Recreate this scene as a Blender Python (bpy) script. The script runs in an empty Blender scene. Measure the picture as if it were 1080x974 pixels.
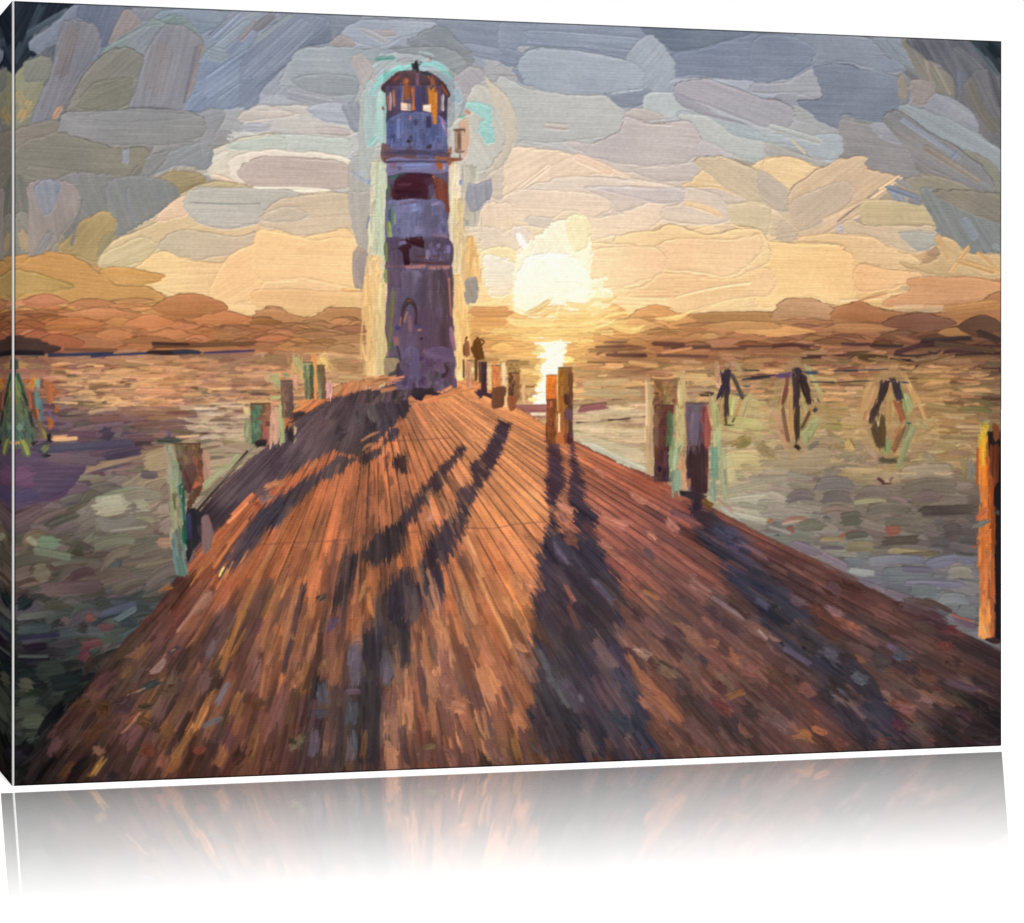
import math, numpy as np
# ------------------------------------------------------------------ the picture printed on the canvas
# It is painted stroke by stroke into an array (x, y are picture units, 1080 wide), later carried by
# the colours of the canvas weave mesh.
SC = 1.25
PW, PH = int(1080*SC), int(860*SC)
rng = np.random.default_rng(11)
IMG = np.zeros((PH, PW, 3), np.float32) + 90.0
HGT = np.zeros((PH, PW), np.float32)

def box(a, k, ax):
    if k < 2: return a
    c = np.cumsum(np.concatenate([a.take(range(-k, 0), axis=ax), a], axis=ax), axis=ax)
    n = a.shape[ax]
    return (c.take(range(k, k+n), axis=ax) - c.take(range(0, n), axis=ax)) / k

def noise(ky, kx, size=1024):
    a = rng.standard_normal((size, size)).astype(np.float64)
    for k, ax in ((ky, 0), (ky, 0), (kx, 1), (kx, 1)): a = box(a, k, ax)
    a -= a.mean(); a /= a.std()
    return np.clip(a, -2.2, 2.2).astype(np.float32)
BR = noise(2, 46)          # bristle marks: fine across, long along
BR = (.9*BR + .35*noise(5, 80)).astype(np.float32)
LN = noise(24, 24)         # slow wobble
FN = noise(3, 3)

def comp(x0, y0, m, col, h, hk):
    y1, x1 = y0+m.shape[0], x0+m.shape[1]
    a = m[..., None]
    IMG[y0:y1, x0:x1] = IMG[y0:y1, x0:x1]*(1-a) + col*a
    HGT[y0:y1, x0:x1] = HGT[y0:y1, x0:x1]*(1-m*.85) + h*m*hk

def window(x0, y0, x1, y1):
    x0 = max(0, int(x0)); y0 = max(0, int(y0)); x1 = min(PW, int(x1)+1); y1 = min(PH, int(y1)+1)
    if x1-x0 < 1 or y1-y0 < 1: return None
    Y, X = np.mgrid[y0:y1, x0:x1].astype(np.float32)
    return x0, y0, X, Y

def texcol(col, s, n, br, seed, dist, half, ol):
    a, b = (seed*7919) % 1024, (seed*104729) % 1024
    t = BR[(n*1.0+a).astype(np.int32) & 1023, (s+b).astype(np.int32) & 1023]
    l = LN[(n*.7+b).astype(np.int32) & 1023, (s*.7+a).astype(np.int32) & 1023]
    c = np.empty(s.shape+(3,), np.float32)
    for k in range(3): c[..., k] = col[k] + br*(t*.62 + l*.62) + (1-k)*br*.12*l
    if ol:
        c *= (1 - ol*np.exp(-(dist/1.3)**2))[..., None]
    return c, t

_seed = [1]
def stroke(x0, y0, x1, y1, w, col, curv=0., br=4., rag=.25, hk=1., alpha=1., ol=0., dry=.16):
    """one loaded brush stroke; curv bows it sideways"""
    x0, y0, x1, y1, w, curv = x0*SC, y0*SC, x1*SC, y1*SC, max(w*SC, .9), curv*SC
    L = math.hypot(x1-x0, y1-y0) or 1e-3
    ux, uy = (x1-x0)/L, (y1-y0)/L
    r = w*.75+abs(curv)+2
    win = window(min(x0, x1)-r, min(y0, y1)-r, max(x0, x1)+r, max(y0, y1)+r)
    if win is None: return
    bx, by, X, Y = win
    _seed[0] += 1; sd = _seed[0]
    s = (X-x0)*ux + (Y-y0)*uy
    n = -(X-x0)*uy + (Y-y0)*ux
    q = np.clip(2*s/L-1, -1.2, 1.2)
    n = n + curv*(1-q*q)
    g = FN[(n*1.3+sd*31).astype(np.int32) & 1023, (s*.06+sd*17).astype(np.int32) & 1023]
    h = w/2
    rr = min(h, L*.45)
    ds = np.maximum(np.maximum(rr-s, s-(L-rr)), 0)*(h/max(rr, .1)) + np.where((s < rr) | (s > L-rr), g*rag*h*.8, 0)
    d = np.sqrt(n*n + np.maximum(ds, 0)**2)
    e = h-d
    f = np.clip(np.abs(s/L-.5)*2.2-.25, 0, 1)
    dr = BR[(n*1.5+sd*53).astype(np.int32) & 1023, (s*.7+sd*29).astype(np.int32) & 1023]
    m = np.clip((e + dry*f*min(w, 14)*(dr-.35))/1.5+.5, 0, 1)*alpha
    if w < 2: m = m*min(1., w/1.6)
    c, t = texcol(col, s, n, br, sd, np.where(n < 0, e, 9), h, ol)
    comp(bx, by, m, c, .5+.28*t + .95*np.exp(-((e-1.1)/1.15)**2), hk)

def smooth(pts, k=6):
    p = np.array(pts, float); n = len(p); out = []
    for i in range(n):
        a, b, c, d = p[i-1], p[i], p[(i+1) % n], p[(i+2) % n]
        for j in range(k):
            t = j/k
            out.append(.5*((2*b)+(-a+c)*t+(2*a-5*b+4*c-d)*t*t+(-a+3*b-3*c+d)*t**3))
    return np.array(out)

def inside(X, Y, P):
    """signed distance to polygon P (positive inside)"""
    ins = np.zeros(X.shape, bool); dm = np.full(X.shape, 1e9, np.float32)
    n = len(P)
    for i in range(n):
        ax, ay = P[i]; bx, by = P[(i+1) % n]
        ex, ey = bx-ax, by-ay
        l2 = ex*ex+ey*ey
        if l2 < 1e-9: continue
        t = np.clip(((X-ax)*ex+(Y-ay)*ey)/l2, 0, 1)
        dm = np.minimum(dm, (X-ax-t*ex)**2+(Y-ay-t*ey)**2)
        if ay != by:
            ins ^= ((ay > Y) != (by > Y)) & (X < (bx-ax)*(Y-ay)/(by-ay)+ax)
    d = np.sqrt(dm)
    return np.where(ins, d, -d)

def patch(pts, col, ang=0., br=4., rag=1.2, hk=1., alpha=1., sm=True, ol=0., soft=1.1):
    """a broad laid-on area of paint with brush marks running at angle ang (degrees)"""
    P = (smooth(pts) if sm else np.array(pts, float))*SC
    win = window(P[:, 0].min()-4, P[:, 1].min()-4, P[:, 0].max()+5, P[:, 1].max()+5)
    if win is None: return
    bx, by, X, Y = win
    _seed[0] += 1; sd = _seed[0]
    ca, sa = math.cos(math.radians(ang)), math.sin(math.radians(ang))
    s = X*ca+Y*sa; n = -X*sa+Y*ca
    g = FN[(n*1.2+sd*31).astype(np.int32) & 1023, (s*.1+sd*17).astype(np.int32) & 1023]
    wob = LN[(n*2+sd*13).astype(np.int32) & 1023, (s*2+sd*7).astype(np.int32) & 1023]
    e = inside(X, Y, P) + rag*(g*.7+wob*.5)
    m = np.clip(e/soft+.5, 0, 1)*alpha
    gy = np.gradient(e, axis=0) if e.shape[0] > 2 and e.shape[1] > 2 else np.zeros_like(e)
    c, t = texcol(col, s, n, br, sd, np.where(gy > .2, e, 9), 9, ol)
    comp(bx, by, m, c, .5+.10*t + 1.0*np.exp(-((e-1.1)/1.15)**2), hk)

# zoomed drawing frames: (origin x, origin y, units per picture unit)
def P(K, col, ang, pts, **kw):
    patch([(K[0]+pts[i]/K[2], K[1]+pts[i+1]/K[2]) for i in range(0, len(pts), 2)], col, ang, **kw)
def S(K, col, w, x0, y0, x1, y1, curv=0, **kw):
    stroke(K[0]+x0/K[2], K[1]+y0/K[2], K[0]+x1/K[2], K[1]+y1/K[2], w/K[2], col, curv/K[2], **kw)

def bundle(K, col, w, x0, y0, x1, y1, curv=0, **kw):
    """a loaded stroke with a few loose strands of its own paint over it"""
    S(K, col, w, x0, y0, x1, y1, curv, **dict(kw, dry=.35))
    px = w/K[2]; L = math.hypot(x1-x0, y1-y0) or 1
    if px < 2.2: return
    nx, ny = -(y1-y0)/L, (x1-x0)/L
    for q in range(int(min(7, 2+px*.6))):
        o = rng.uniform(-.5, .5)*w; a, b = sorted(rng.uniform(-.03, 1.03, 2))
        if b-a < .25: a, b = min(a, .75), min(a, .75)+.25
        v = rng.normal(0, .10)
        S(K, [max(6, min(252, c*(1+v)+rng.normal(0, 2))) for c in col], max(1.1*K[2], w*rng.uniform(.12, .3)), x0+(x1-x0)*a+nx*o, y0+(y1-y0)*a+ny*o, x0+(x1-x0)*b+nx*o*rng.uniform(.6, 1.2), y0+(y1-y0)*b+ny*o*rng.uniform(.6, 1.2), curv, **dict(kw, dry=.5, alpha=.85))

class Field:
    """smooth colour field through listed samples"""
    def __init__(self, txt, power=3.2, anis=1.0):
        v = [float(t) for t in txt.replace(';', ',').split(',') if t.strip()]
        self.a = np.array(v).reshape(-1, 5)
        self.pw, self.an = power, anis
    def __call__(self, x, y):
        d = ((self.a[:, 0]-x)**2 + (self.an*(self.a[:, 1]-y))**2)
        w = 1/(d+60)**(self.pw/2)
        return (w[:, None]*self.a[:, 2:]).sum(0)/w.sum()

def raster(field, x0, y0, x1, y1, st=7):
    """colour field on every picture cell of a window (picture units), smoothly interpolated"""
    xs = np.arange(x0, x1+st, st, dtype=float); ys = np.arange(y0, y1+st, st, dtype=float)
    g = np.array([[field(x, y) for x in xs] for y in ys])
    a, b = int(x0*SC), int(y0*SC); c, d = min(PW, int(x1*SC)), min(PH, int(y1*SC))
    Y, X = np.mgrid[b:d, a:c].astype(np.float32)
    fx = np.clip((X/SC-x0)/st, 0, len(xs)-1.001); fy = np.clip((Y/SC-y0)/st, 0, len(ys)-1.001)
    i = fx.astype(int); j = fy.astype(int); fx = (fx-i)[..., None]; fy = (fy-j)[..., None]
    return a, b, X, Y, (g[j, i]*(1-fx)+g[j, i+1]*fx)*(1-fy)+(g[j+1, i]*(1-fx)+g[j+1, i+1]*fx)*fy

def pin(x, y, poly):
    r = False; n = len(poly)
    for i in range(n):
        ax, ay = poly[i]; bx, by = poly[(i+1) % n]
        if (ay > y) != (by > y) and x < (bx-ax)*(y-ay)/(by-ay)+ax: r = not r
    return r
def PT(*v): return [(v[i], v[i+1]) for i in range(0, len(v), 2)]
def jit(c, a, b=None):
    """value jitter a, hue jitter b"""
    b = a*.35 if b is None else b
    v = rng.normal(0, a)
    return [max(4, min(255, c[k]*(1+v/100)+rng.normal(0, b))) for k in range(3)]
# ---------------------------------------------------------------- sky
SKY = Field("""20,20,38,46,56;70,15,66,74,86;100,20,92,97,115;200,20,110,120,132;300,30,112,120,138;400,40,128,136,150;500,40,114,122,142;600,45,115,125,146;690,55,86,99,120;760,60,100,110,134;850,60,108,118,138;940,75,112,118,124;1000,80,88,88,98;1048,60,48,60,70;
20,100,125,125,100;100,100,118,118,116;200,100,118,122,132;300,95,135,142,152;380,110,155,158,162;520,100,172,170,165;600,90,140,152,165;700,90,138,147,162;800,100,140,144,156;900,100,98,108,126;1000,110,112,113,116;1048,120,82,84,90;
20,180,128,124,110;120,180,128,125,115;200,170,138,138,136;280,150,192,197,188;370,150,182,182,178;520,160,192,188,180;600,135,178,184,182;700,150,182,178,178;780,130,150,158,162;850,150,150,155,156;900,160,125,130,128;960,160,116,118,118;1045,180,118,118,112;
30,240,122,118,112;100,230,134,128,110;180,240,200,178,142;250,215,196,190,172;340,220,222,198,158;520,220,215,198,182;600,200,228,205,180;700,220,215,200,188;800,215,215,198,165;870,210,180,168,155;950,220,172,158,130;1040,230,122,120,108;
30,290,196,142,84;100,300,190,138,82;200,290,232,192,132;300,290,242,200,138;370,290,235,198,145;520,280,240,225,190;650,280,242,207,152;750,280,236,200,148;850,290,238,198,135;950,270,205,170,125;1045,290,185,140,95;
250,320,238,198,138;350,325,232,190,128;520,310,240,195,125;700,315,230,192,135;900,315,228,188,128;1040,312,192,136,92""")
def underlay(field, x0, y0, x1, y1, step, L, w, angf, ja=4, **kw):
    pts = [(x, y) for y in np.arange(y0, y1, step) for x in np.arange(x0, x1, step)]
    rng.shuffle(pts)
    for x, y in pts:
        x += rng.uniform(-.6, .6)*step; y += rng.uniform(-.6, .6)*step
        a = angf(x, y)+rng.normal(0, .12); l = L*rng.uniform(.6, 1.4)/2
        stroke(x-math.cos(a)*l, y-math.sin(a)*l, x+math.cos(a)*l, y+math.sin(a)*l, w*rng.uniform(.7, 1.3), jit(field(x, y), ja), rng.normal(0, w*.15), **kw)
def skyang(x, y):
    if y > 230: return -.08
    return -1.1 if x < 200 else (-.7 if x < 330 and y < 110 else (.1 if x < 850 else .65))
underlay(SKY, 0, 0, 1070, 345, 15, 60, 22, skyang, ja=2.5, hk=.6)

A = (0, 0, 4.); B = (270, 0, 4.); C = (540, 0, 4.); D = (810, 0, 4.)
E_ = (0, 200, 4.); F = (270, 200, 4.); G = (540, 200, 4.); H_ = (810, 200, 4.)
# upper left
P(A, (34,43,53), -60, [0,0,330,0,300,60,230,100,150,130,120,190,160,220,110,260,80,310,0,330])
S(A, (42,56,66), 40, 60,260,180,20); S(A, (56,70,80), 30, 110,150,290,40); S(A, (30,38,48), 26, 80,180,140,30)
P(A, (96,102,120), -50, [120,175,230,95,310,25,360,25,330,120,210,200,150,225])
P(A, (86,90,112), -70, [345,20,520,30,500,110,450,195,420,190,390,100,330,80])
P(A, (140,130,128), -60, [520,35,590,60,600,100,500,160,460,185,490,90], ol=.3)
P(A, (118,122,128), -50, [560,40,700,35,640,80,600,90])
P(A, (112,124,136), 5, [700,40,960,45,960,75,850,150,760,110,660,70], ol=.15)
P(A, (132,132,104), -60, [60,340,90,290,150,245,200,240,190,330,170,420,110,500,60,500])
P(A, (122,126,112), -60, [100,270,170,240,220,250,200,330,120,350])
S(A, (168,142,96), 40, 80,510,130,420); S(A, (150,138,100), 34, 70,380,110,470)
P(A, (113,112,118), -68, [270,95,340,85,400,110,430,180,400,250,330,340,270,430,230,500,130,520,160,420,220,300,240,180], br=6, ol=.12)
S(A, (124,114,112), 60, 320,110,250,330, alpha=.6, br=7)
P(A, (112,128,122), -30, [430,230,470,180,560,140,640,90,740,65,820,110,850,170,790,140,700,130,620,200,560,220,480,230])
S(A, (116,134,124), 40, 640,90,800,110, -20)
P(A, (124,130,132), -40, [540,150,680,100,640,200,590,280,560,240])
P(A, (130,127,115), -40, [285,470,300,420,340,330,400,260,480,205,560,210,620,260,600,340,560,440,500,480], br=5, ol=.25)
P(A, (122,120,104), -20, [330,460,380,360,480,330,560,340,550,430,450,465])
P(A, (128,126,131), -76, [550,460,580,350,620,220,680,120,740,100,810,130,860,180,850,280,810,400,770,470,660,455], br=6, ol=.18)
S(A, (138,126,120), 22, 850,190,790,400, br=6); S(A, (110,108,116), 12, 830,200,775,440); S(A,(136,128,124),90,700,170,640,400,alpha=.5,br=6)
P(A, (108,119,140), -45, [780,470,820,360,860,230,940,200,1080,130,1080,400,1000,460,860,470], br=5)
S(A, (120,131,142), 50, 880,240,1060,90); S(A, (128,122,132), 26, 1010,170,1090,90); S(A, (120,130,148), 30, 900,170,1020,60); S(A, (60,66,80), 4, 880,150,960,75); S(A, (70,76,90), 4, 900,350,990,270)
S(A, (112,124,145), 110, 850,400,1100,230, br=5); S(A, (114,126,134), 60, 870,220,960,240)
# middle upper (tile B)
P(B, (106,114,134), -45, [-60,450,-60,250,60,120,180,50,290,60,290,120,200,220,80,330,20,400,0,450], br=5)
S(B, (112,120,140), 90, -40,330,230,90, br=5); S(B, (122,132,134), 16, -10,180,150,60); S(B, (110,108,118), 40, -10,130,80,60)
S(B, (70,80,92), 4, 0,140,90,90); S(B, (84,92,110), 5, 0,370,150,260)
P(B, (92,102,122), -30, [180,200,290,110,330,90,400,80,360,150,310,190,230,200])
P(B, (110,118,134), 5, [240,60,440,70,420,110,380,130,330,160,300,90])
P(B, (134,144,158), 3, [360,150,400,95,520,80,780,95,770,140,640,160,520,200,430,180], ol=.18)
S(B, (160,152,156), 30, 500,145,600,140); S(B, (148,150,158), 30, 440,120,560,180)
P(B, (150,144,144), -40, [310,185,350,145,390,160,420,195,350,200])
P(B, (112,120,140), 6, [775,80,1080,85,1080,260,980,240,860,190,780,120], br=3.5)
S(B,(118,126,146),60,860,200,1060,240)
P(B, (112,120,128), 25, [640,170,780,110,850,170,920,250,880,310,800,280,680,220], ol=.15)
P(B, (134,144,150), 2, [180,210,300,195,430,205,530,215,480,300,440,390,380,450,280,440,200,420,130,370,100,360,130,270], br=4, ol=.15)
P(B, (126,134,140), 4, [150,330,300,310,430,330,420,400,300,405,210,390])
S(B, (138,142,150), 60, 120,390,330,440); S(B, (134,138,152), 60, 230,480,400,470)
P(B, (192,188,180), 2, [-30,460,80,445,220,450,300,500,440,480,440,560,300,590,100,570,-40,560], br=4, ol=.1)
P(B, (150,154,166), 5, [210,455,330,430,430,450,440,520,330,520,280,515]); S(B, (186,176,170), 40, 250,550,400,560)
S(B, (158,160,166), 40, -60,540,60,540); P(B, (190,180,170), 0, [-60,470,100,460,180,480,100,500,-60,520])
P(B, (188,200,186), 3, [-60,580,100,565,300,575,400,590,390,660,250,650,100,635,-40,640], br=3.5, ol=.12)
# pink-centred cloud
P(A, (206,198,176), -20, [862,700,870,650,960,600,1080,570,1200,590,1200,830,1060,800,960,760,890,740], ol=.25)
P(A, (188,200,182), -4, [950,620,1060,585,1200,580,1200,650,1040,640])
P((0,0,2.), (226,214,196), 4, [480,345,520,322,600,318,740,335,740,400,650,412,560,408,500,385], ol=.12)
P((0,0,2.), (190,172,162), 2, [500,365,540,335,620,332,740,348,738,395,650,402,560,398,515,385], ol=.12)
S((0,0,2.), (238,230,206), 9, 520,400,700,404, 4)
S((0,0,2.), (212,206,190), 14, 440,345,480,320); S((0,0,2.),(222,196,170),12,445,370,520,400,3)
P(B, (178,182,176), -4, [-60,820,100,830,240,825,390,800,400,860,220,850,40,870,-60,880])
# between
P(A, (126,130,132), -30, [720,640,860,590,900,640,870,720,780,700,700,720,560,790,560,740,640,680])
P(A, (134,136,138), -15, [840,480,950,470,900,600,860,660,840,600])
P(A, (158,142,104), -12, [600,790,720,730,830,725,870,760,800,800,720,840,560,850], br=5)
P(A, (182,165,125), -14, [740,830,860,770,1000,770,1080,800,1080,900,740,880], ol=.2)
P(A, (130,132,128), -40, [560,700,720,620,700,680,640,740,560,790])
# long grey-green pair
P(A, (134,134,131), 2, [255,505,280,475,440,462,640,455,840,482,870,540,850,585,720,612,480,615,300,590,240,560], br=4.5, ol=.3)
P(A, (140,140,138), 1, [285,500,500,470,820,480,840,500,500,520], alpha=.6)
P(A, (129,125,108), 3, [60,560,140,530,250,560,380,590,500,622,620,622,610,700,560,770,440,800,240,790,110,765,60,750], br=5, ol=.18)
P(A, (134,126,110), -4, [40,570,120,530,240,510,240,560,120,600,60,640], br=5)
S(A, (122,118,102), 60, 100,720,460,750, -10, br=5); S(A,(118,116,106),40,540,780,600,700)
S(A, (128,132,138), 26, 530,690,530,630); S(A, (150,112,90), 14, 140,800,132,860); S(A, (176,140,112), 26, 225,500,255,450)
# lower left sky (tile E)
P(E_, (116,116,104), 80, [60,-40,130,-20,130,110,60,130], br=5)
P(E_, (132,128,116), 60, [60,130,120,100,130,260,60,290], br=4); S(E_, (162,140,108), 40, 90,170,110,260)
P(E_, (122,122,116), 70, [260,-60,560,-40,600,80,560,170,480,200,420,180,340,200,290,240,260,160], br=5)
P(E_, (124,128,124), 70, [460,-40,700,-40,760,30,690,90,560,170,480,180], br=4); S(E_, (104,110,118), 10, 540,-10,580,140, -18)
P(E_, (164,140,94), -50, [250,250,290,200,350,130,440,90,490,130,470,230,420,310,350,290], br=5)
S(E_, (146,134,100), 50, 470,180,420,290); S(E_,(120,116,112),14,350,40,300,240)
P(E_, (146,134,126), 80, [118,60,130,-30,300,-30,340,60,280,170,220,250,180,318,130,300,118,200], br=5, ol=.15)
P(E_, (118,122,128), 80, [150,-20,250,-30,230,80,190,110,160,60], br=5)
S(E_, (134,130,130), 40, 150,290,220,180)
# cream cloud slope
P(E_, (212,186,142), -24, [420,325,460,230,560,180,660,130,720,60,800,15,900,0,1080,60,1080,330,900,330,700,340,560,340], br=4, ol=.2)
P(E_, (224,190,158), -25, [650,130,720,55,800,20,790,110,700,130]); P(E_, (200,180,138), -20, [420,325,440,270,600,200,660,250,560,320], br=5)
P(E_, (196,180,150), 0, [670,250,700,200,780,170,900,180,1000,200,1080,180,1080,240,950,280,860,300,760,305], ol=.12)
P(E_, (178,176,164), 3, [780,20,860,-10,1080,-10,1280,20,1280,110,1080,150,960,170,860,150,790,100], br=3.5, ol=.1)
S(E_, (130,134,130), 5, 800,55,1100,60, -5)
P(E_, (200,182,152), -5, [1090,130,1160,50,1300,20,1490,25,1490,170,1330,200,1200,180,1090,150], br=4, ol=.18)
P(E_, (192,180,156), -10, [1090,130,1200,70,1300,110,1200,140])
P(E_, (238,200,142), -3, [560,340,680,260,780,290,950,300,1080,220,1160,170,1260,200,1490,180,1500,490,1300,500,1080,490,960,480,700,440,600,400], br=4, ol=.12)
P(E_, (243,200,140), -30, [880,460,960,290,1060,230,1200,180,1160,300,1060,470], br=4)
S(E_, (246,206,148), 60, 1200,320,1480,330); S(E_, (232,184,120), 30, 1100,440,1480,450); S(E_,(226,170,100),22,1440,430,1560,425)
P(F, (230,186,125), 3, [0,420,300,430,470,440,470,520,300,500,200,545,100,500,0,500])
P(F, (246,204,142), 2, [0,180,140,190,240,210,380,195,470,240,470,400,380,410,200,380,0,380], br=3.5)
# lavender sides beside tower
P(F, (164,160,152), 85, [395,0,480,0,480,120,470,270,420,200,400,100]); P(F, (170,168,158), 88, [400,-130,480,-120,480,0,395,0])
P(F, (150,138,128), 85, [415,250,470,270,470,410,415,400]); P(F, (132,122,132), 60, [430,300,470,270,470,400,440,390], alpha=.8); S(F, (108,104,146), 12, 480,110,470,170)
# right upper (tile C)
P(C, (112,122,144), 3, [-40,85,180,95,560,115,560,160,620,170,600,260,400,250,60,200,-40,260], br=4)
S(C, (118,130,150), 60, 60,150,560,190); S(C, (108,116,140), 80, -60,230,40,260)
P(C, (82,96,117), 3, [555,115,800,125,1080,130,1080,170,900,180,780,210,680,220,620,170,565,150], br=3.5)
P(C, (98,108,134), 2, [680,225,800,205,920,170,1080,150,1080,340,900,345,760,320,700,330,690,280], br=3.5)
P(C, (110,120,142), 2, [0,300,40,260,60,210,200,200,500,240,560,380,400,400,100,380])
P(C, (137,149,162), 4, [25,270,50,225,100,200,200,203,340,225,480,245,560,280,600,330,590,370,480,390,330,405,170,395,60,350,30,310], br=3.5, ol=.25)
P(C, (136,147,160), -50, [480,245,560,150,620,170,670,240,695,330,660,400,600,420,560,380,550,300], br=4, ol=.12)
P(C, (108,118,136), 10, [390,402,560,378,600,410,560,445,490,458,430,440], br=4)
S(C, (170,182,190), 5, 420,395,550,378)
P(C, (175,180,176), 2, [-60,330,60,370,200,395,380,405,440,440,480,470,470,520,440,570,300,595,100,600,-60,590], br=3.5, ol=.1)
S(C, (188,180,172), 30, 130,530,240,540); P(C, (160,170,172), 0, [560,400,680,390,720,470,650,510,570,490])
P(C, (184,178,172), 5, [480,470,560,460,640,500,500,520]); 
P(C, (142,150,164), 10, [680,350,760,330,1080,350,1080,420,900,400])
P(C, (140,154,160), 18, [700,470,800,480,950,520,1080,580,1080,690,1000,680,900,640,780,560,710,520], br=4)
P(C, (168,176,174), 8, [700,480,820,490,940,570,1080,610,1080,670,960,670,860,620,760,560], br=4)
P(C, (144,142,154), 21, [680,390,700,350,780,330,870,345,1000,390,1180,450,1180,530,1080,540,950,500,820,450,740,420], br=4.5, ol=.3)
P(C, (132,132,144), 21, [680,395,760,420,860,480,1000,530,900,510,760,470,700,440])
P(C, (200,186,172), 3, [-30,640,200,640,380,700,520,720,760,750,880,765,1080,780,1080,860,-30,860])
P(C, (188,180,178), 6, [220,600,340,600,450,550,480,490,560,515,640,520,740,510,790,560,800,640,760,680,640,700,480,700,330,660], br=4, ol=.22)
P(C, (190,182,176), 4, [490,710,640,700,780,690,880,770,740,770,600,765], br=3.5)
P(C, (178,176,178), 6, [790,600,870,620,940,670,800,665])
P(C, (232,208,180), -25, [-30,650,60,625,200,640,360,680,450,720,490,750,360,740,200,760,40,850,-30,850], br=4.5)
S(C, (240,216,190), 22, 0,820,160,700); S(C, (236,206,178), 40, 260,660,430,730)
P(C, (221,206,190), 3, [60,790,200,750,340,742,560,765,720,790,745,840,600,850,300,850,60,850], br=3.5, ol=.1)
# far right top (tile D)
P(D, (100,110,134), 3, [-60,160,80,150,180,180,200,260,140,310,60,340,-60,345], br=3.5)
P(D, (110,122,138), 5, [120,145,400,155,500,230,590,290,500,310,340,270,190,270,200,210], br=4, ol=.2)
P(D, (134,138,150), 0, [-60,350,80,340,190,285,230,350,220,420,120,400,-60,400], br=4)
P(D, (97,108,127), 3, [190,290,260,270,340,275,500,310,560,340,560,440,600,500,560,530,420,520,320,490,300,550,200,500,120,430,220,420,215,350], br=4, ol=.25)
P(D, (112,124,138), 40, [430,160,600,170,640,280,540,260,480,200]); S(D, (86,98,110), 5, 440,165,505,230); S(D, (90,98,104), 5, 500,170,560,250)
P(D, (124,124,116), 60, [560,170,640,180,720,280,790,330,780,410,700,390,650,340,600,260], br=6)
S(D, (140,132,122), 34, 560,320,570,420, br=5); S(D, (148,138,124), 12, 660,240,700,390); S(D, (140,132,122), 12, 690,250,770,400)
P(D, (74,78,90), 60, [590,165,800,170,900,180,985,290,985,430,880,400,800,420,780,330,720,270,640,230], br=6)
S(D, (90,92,102), 40, 780,200,960,400, 20, br=6); S(D, (86,94,112), 30, 810,300,820,420, br=5); P(D, (92,94,100), 65, [790,430,850,320,940,300,985,420,985,640,940,610,880,560,860,500], br=6)
S(D, (108,108,100), 50, 840,340,970,560, -14, br=6, alpha=.8); S(D, (72,74,86), 34, 930,280,985,460)
P(D, (40,54,64), 60, [850,172,985,178,985,310,940,260]); S(D, (60,80,88), 14, 850,175,975,320); S(D, (28,42,52), 40, 930,180,985,250)
P(D, (124,128,140), 30, [610,380,700,390,800,420,880,500,890,560,820,530,720,490,600,460], br=4, ol=.22)
P(D, (136,130,130), 25, [600,340,700,350,680,430,620,440])
P(D, (122,134,140), 30, [560,450,650,460,800,520,920,590,985,640,985,740,850,660,700,600,560,530], br=5, ol=.15)
P(D, (128,130,118), 45, [820,640,900,660,985,740,985,860,930,820], br=5)
P(D, (128,130,132), 8, [300,500,420,520,560,560,620,700,630,760,440,730,300,670,310,590], br=4)
P(D, (122,128,138), 5, [430,520,560,540,620,600,500,600]); P(D, (146,158,164), 5, [0,560,120,580,300,570,305,670,230,680,120,620,0,600], br=4)
S(D, (160,168,166), 30, 0,530,230,600); S(D, (196,184,164), 14, 100,590,160,650); 
P(D, (158,160,156), 12, [0,600,120,640,240,690,200,720,100,690,0,660], br=3.5)
P(D, (120,122,124), 33, [480,500,560,470,680,560,800,620,920,720,960,810,900,810,760,750,640,690,560,600], br=5.5, ol=.3)
S(D, (110,122,138), 20, 560,500,810,670, br=4); S(D, (100,112,132), 12, 800,640,760,690); S(D, (132,126,118), 30, 660,620,900,770, br=5)
P(D, (142,138,122), 20, [580,760,700,740,840,790,985,860,985,1000,700,900,600,840], br=5)
# tan stroke & wedge
P(C, (222,194,150), 10, [720,790,860,800,960,830,1080,860,1180,860,1200,700,1080,660,1000,700,880,680,820,700,760,760], br=4)
P(D, (224,196,148), 12, [-10,670,90,660,180,690,230,710,180,740,120,790,80,800,-10,740], br=4, ol=.18)
P(C, (196,180,152), 30, [775,690,800,665,880,658,960,680,1050,730,1120,790,1200,850,1230,990,1120,900,960,830,870,770], br=5, ol=.28)
P(D, (184,172,156), 38, [-40,720,60,780,140,840,170,890,100,900,-20,850])
P(D, (205,180,148), -35, [85,830,120,780,200,720,300,670,380,655,420,660,420,710,560,755,480,830,400,900,260,980,140,1010,110,960,90,900], br=6, ol=.3)
P(D, (188,172,152), -38, [90,860,200,800,330,760,360,830,260,920,140,980], br=5, alpha=.8); S(D, (226,196,152), 22, 430,830,560,745); S(D,(150,136,124),10,290,940,470,800); S(D, (214,188,150), 14, 230,930,420,840)
S(D, (182,178,178), 46, 290,970,330,960); S(D,(140,140,140),26,540,760,600,790); S(D, (112,124,136), 40, 520,790,570,870, br=7)
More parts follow.
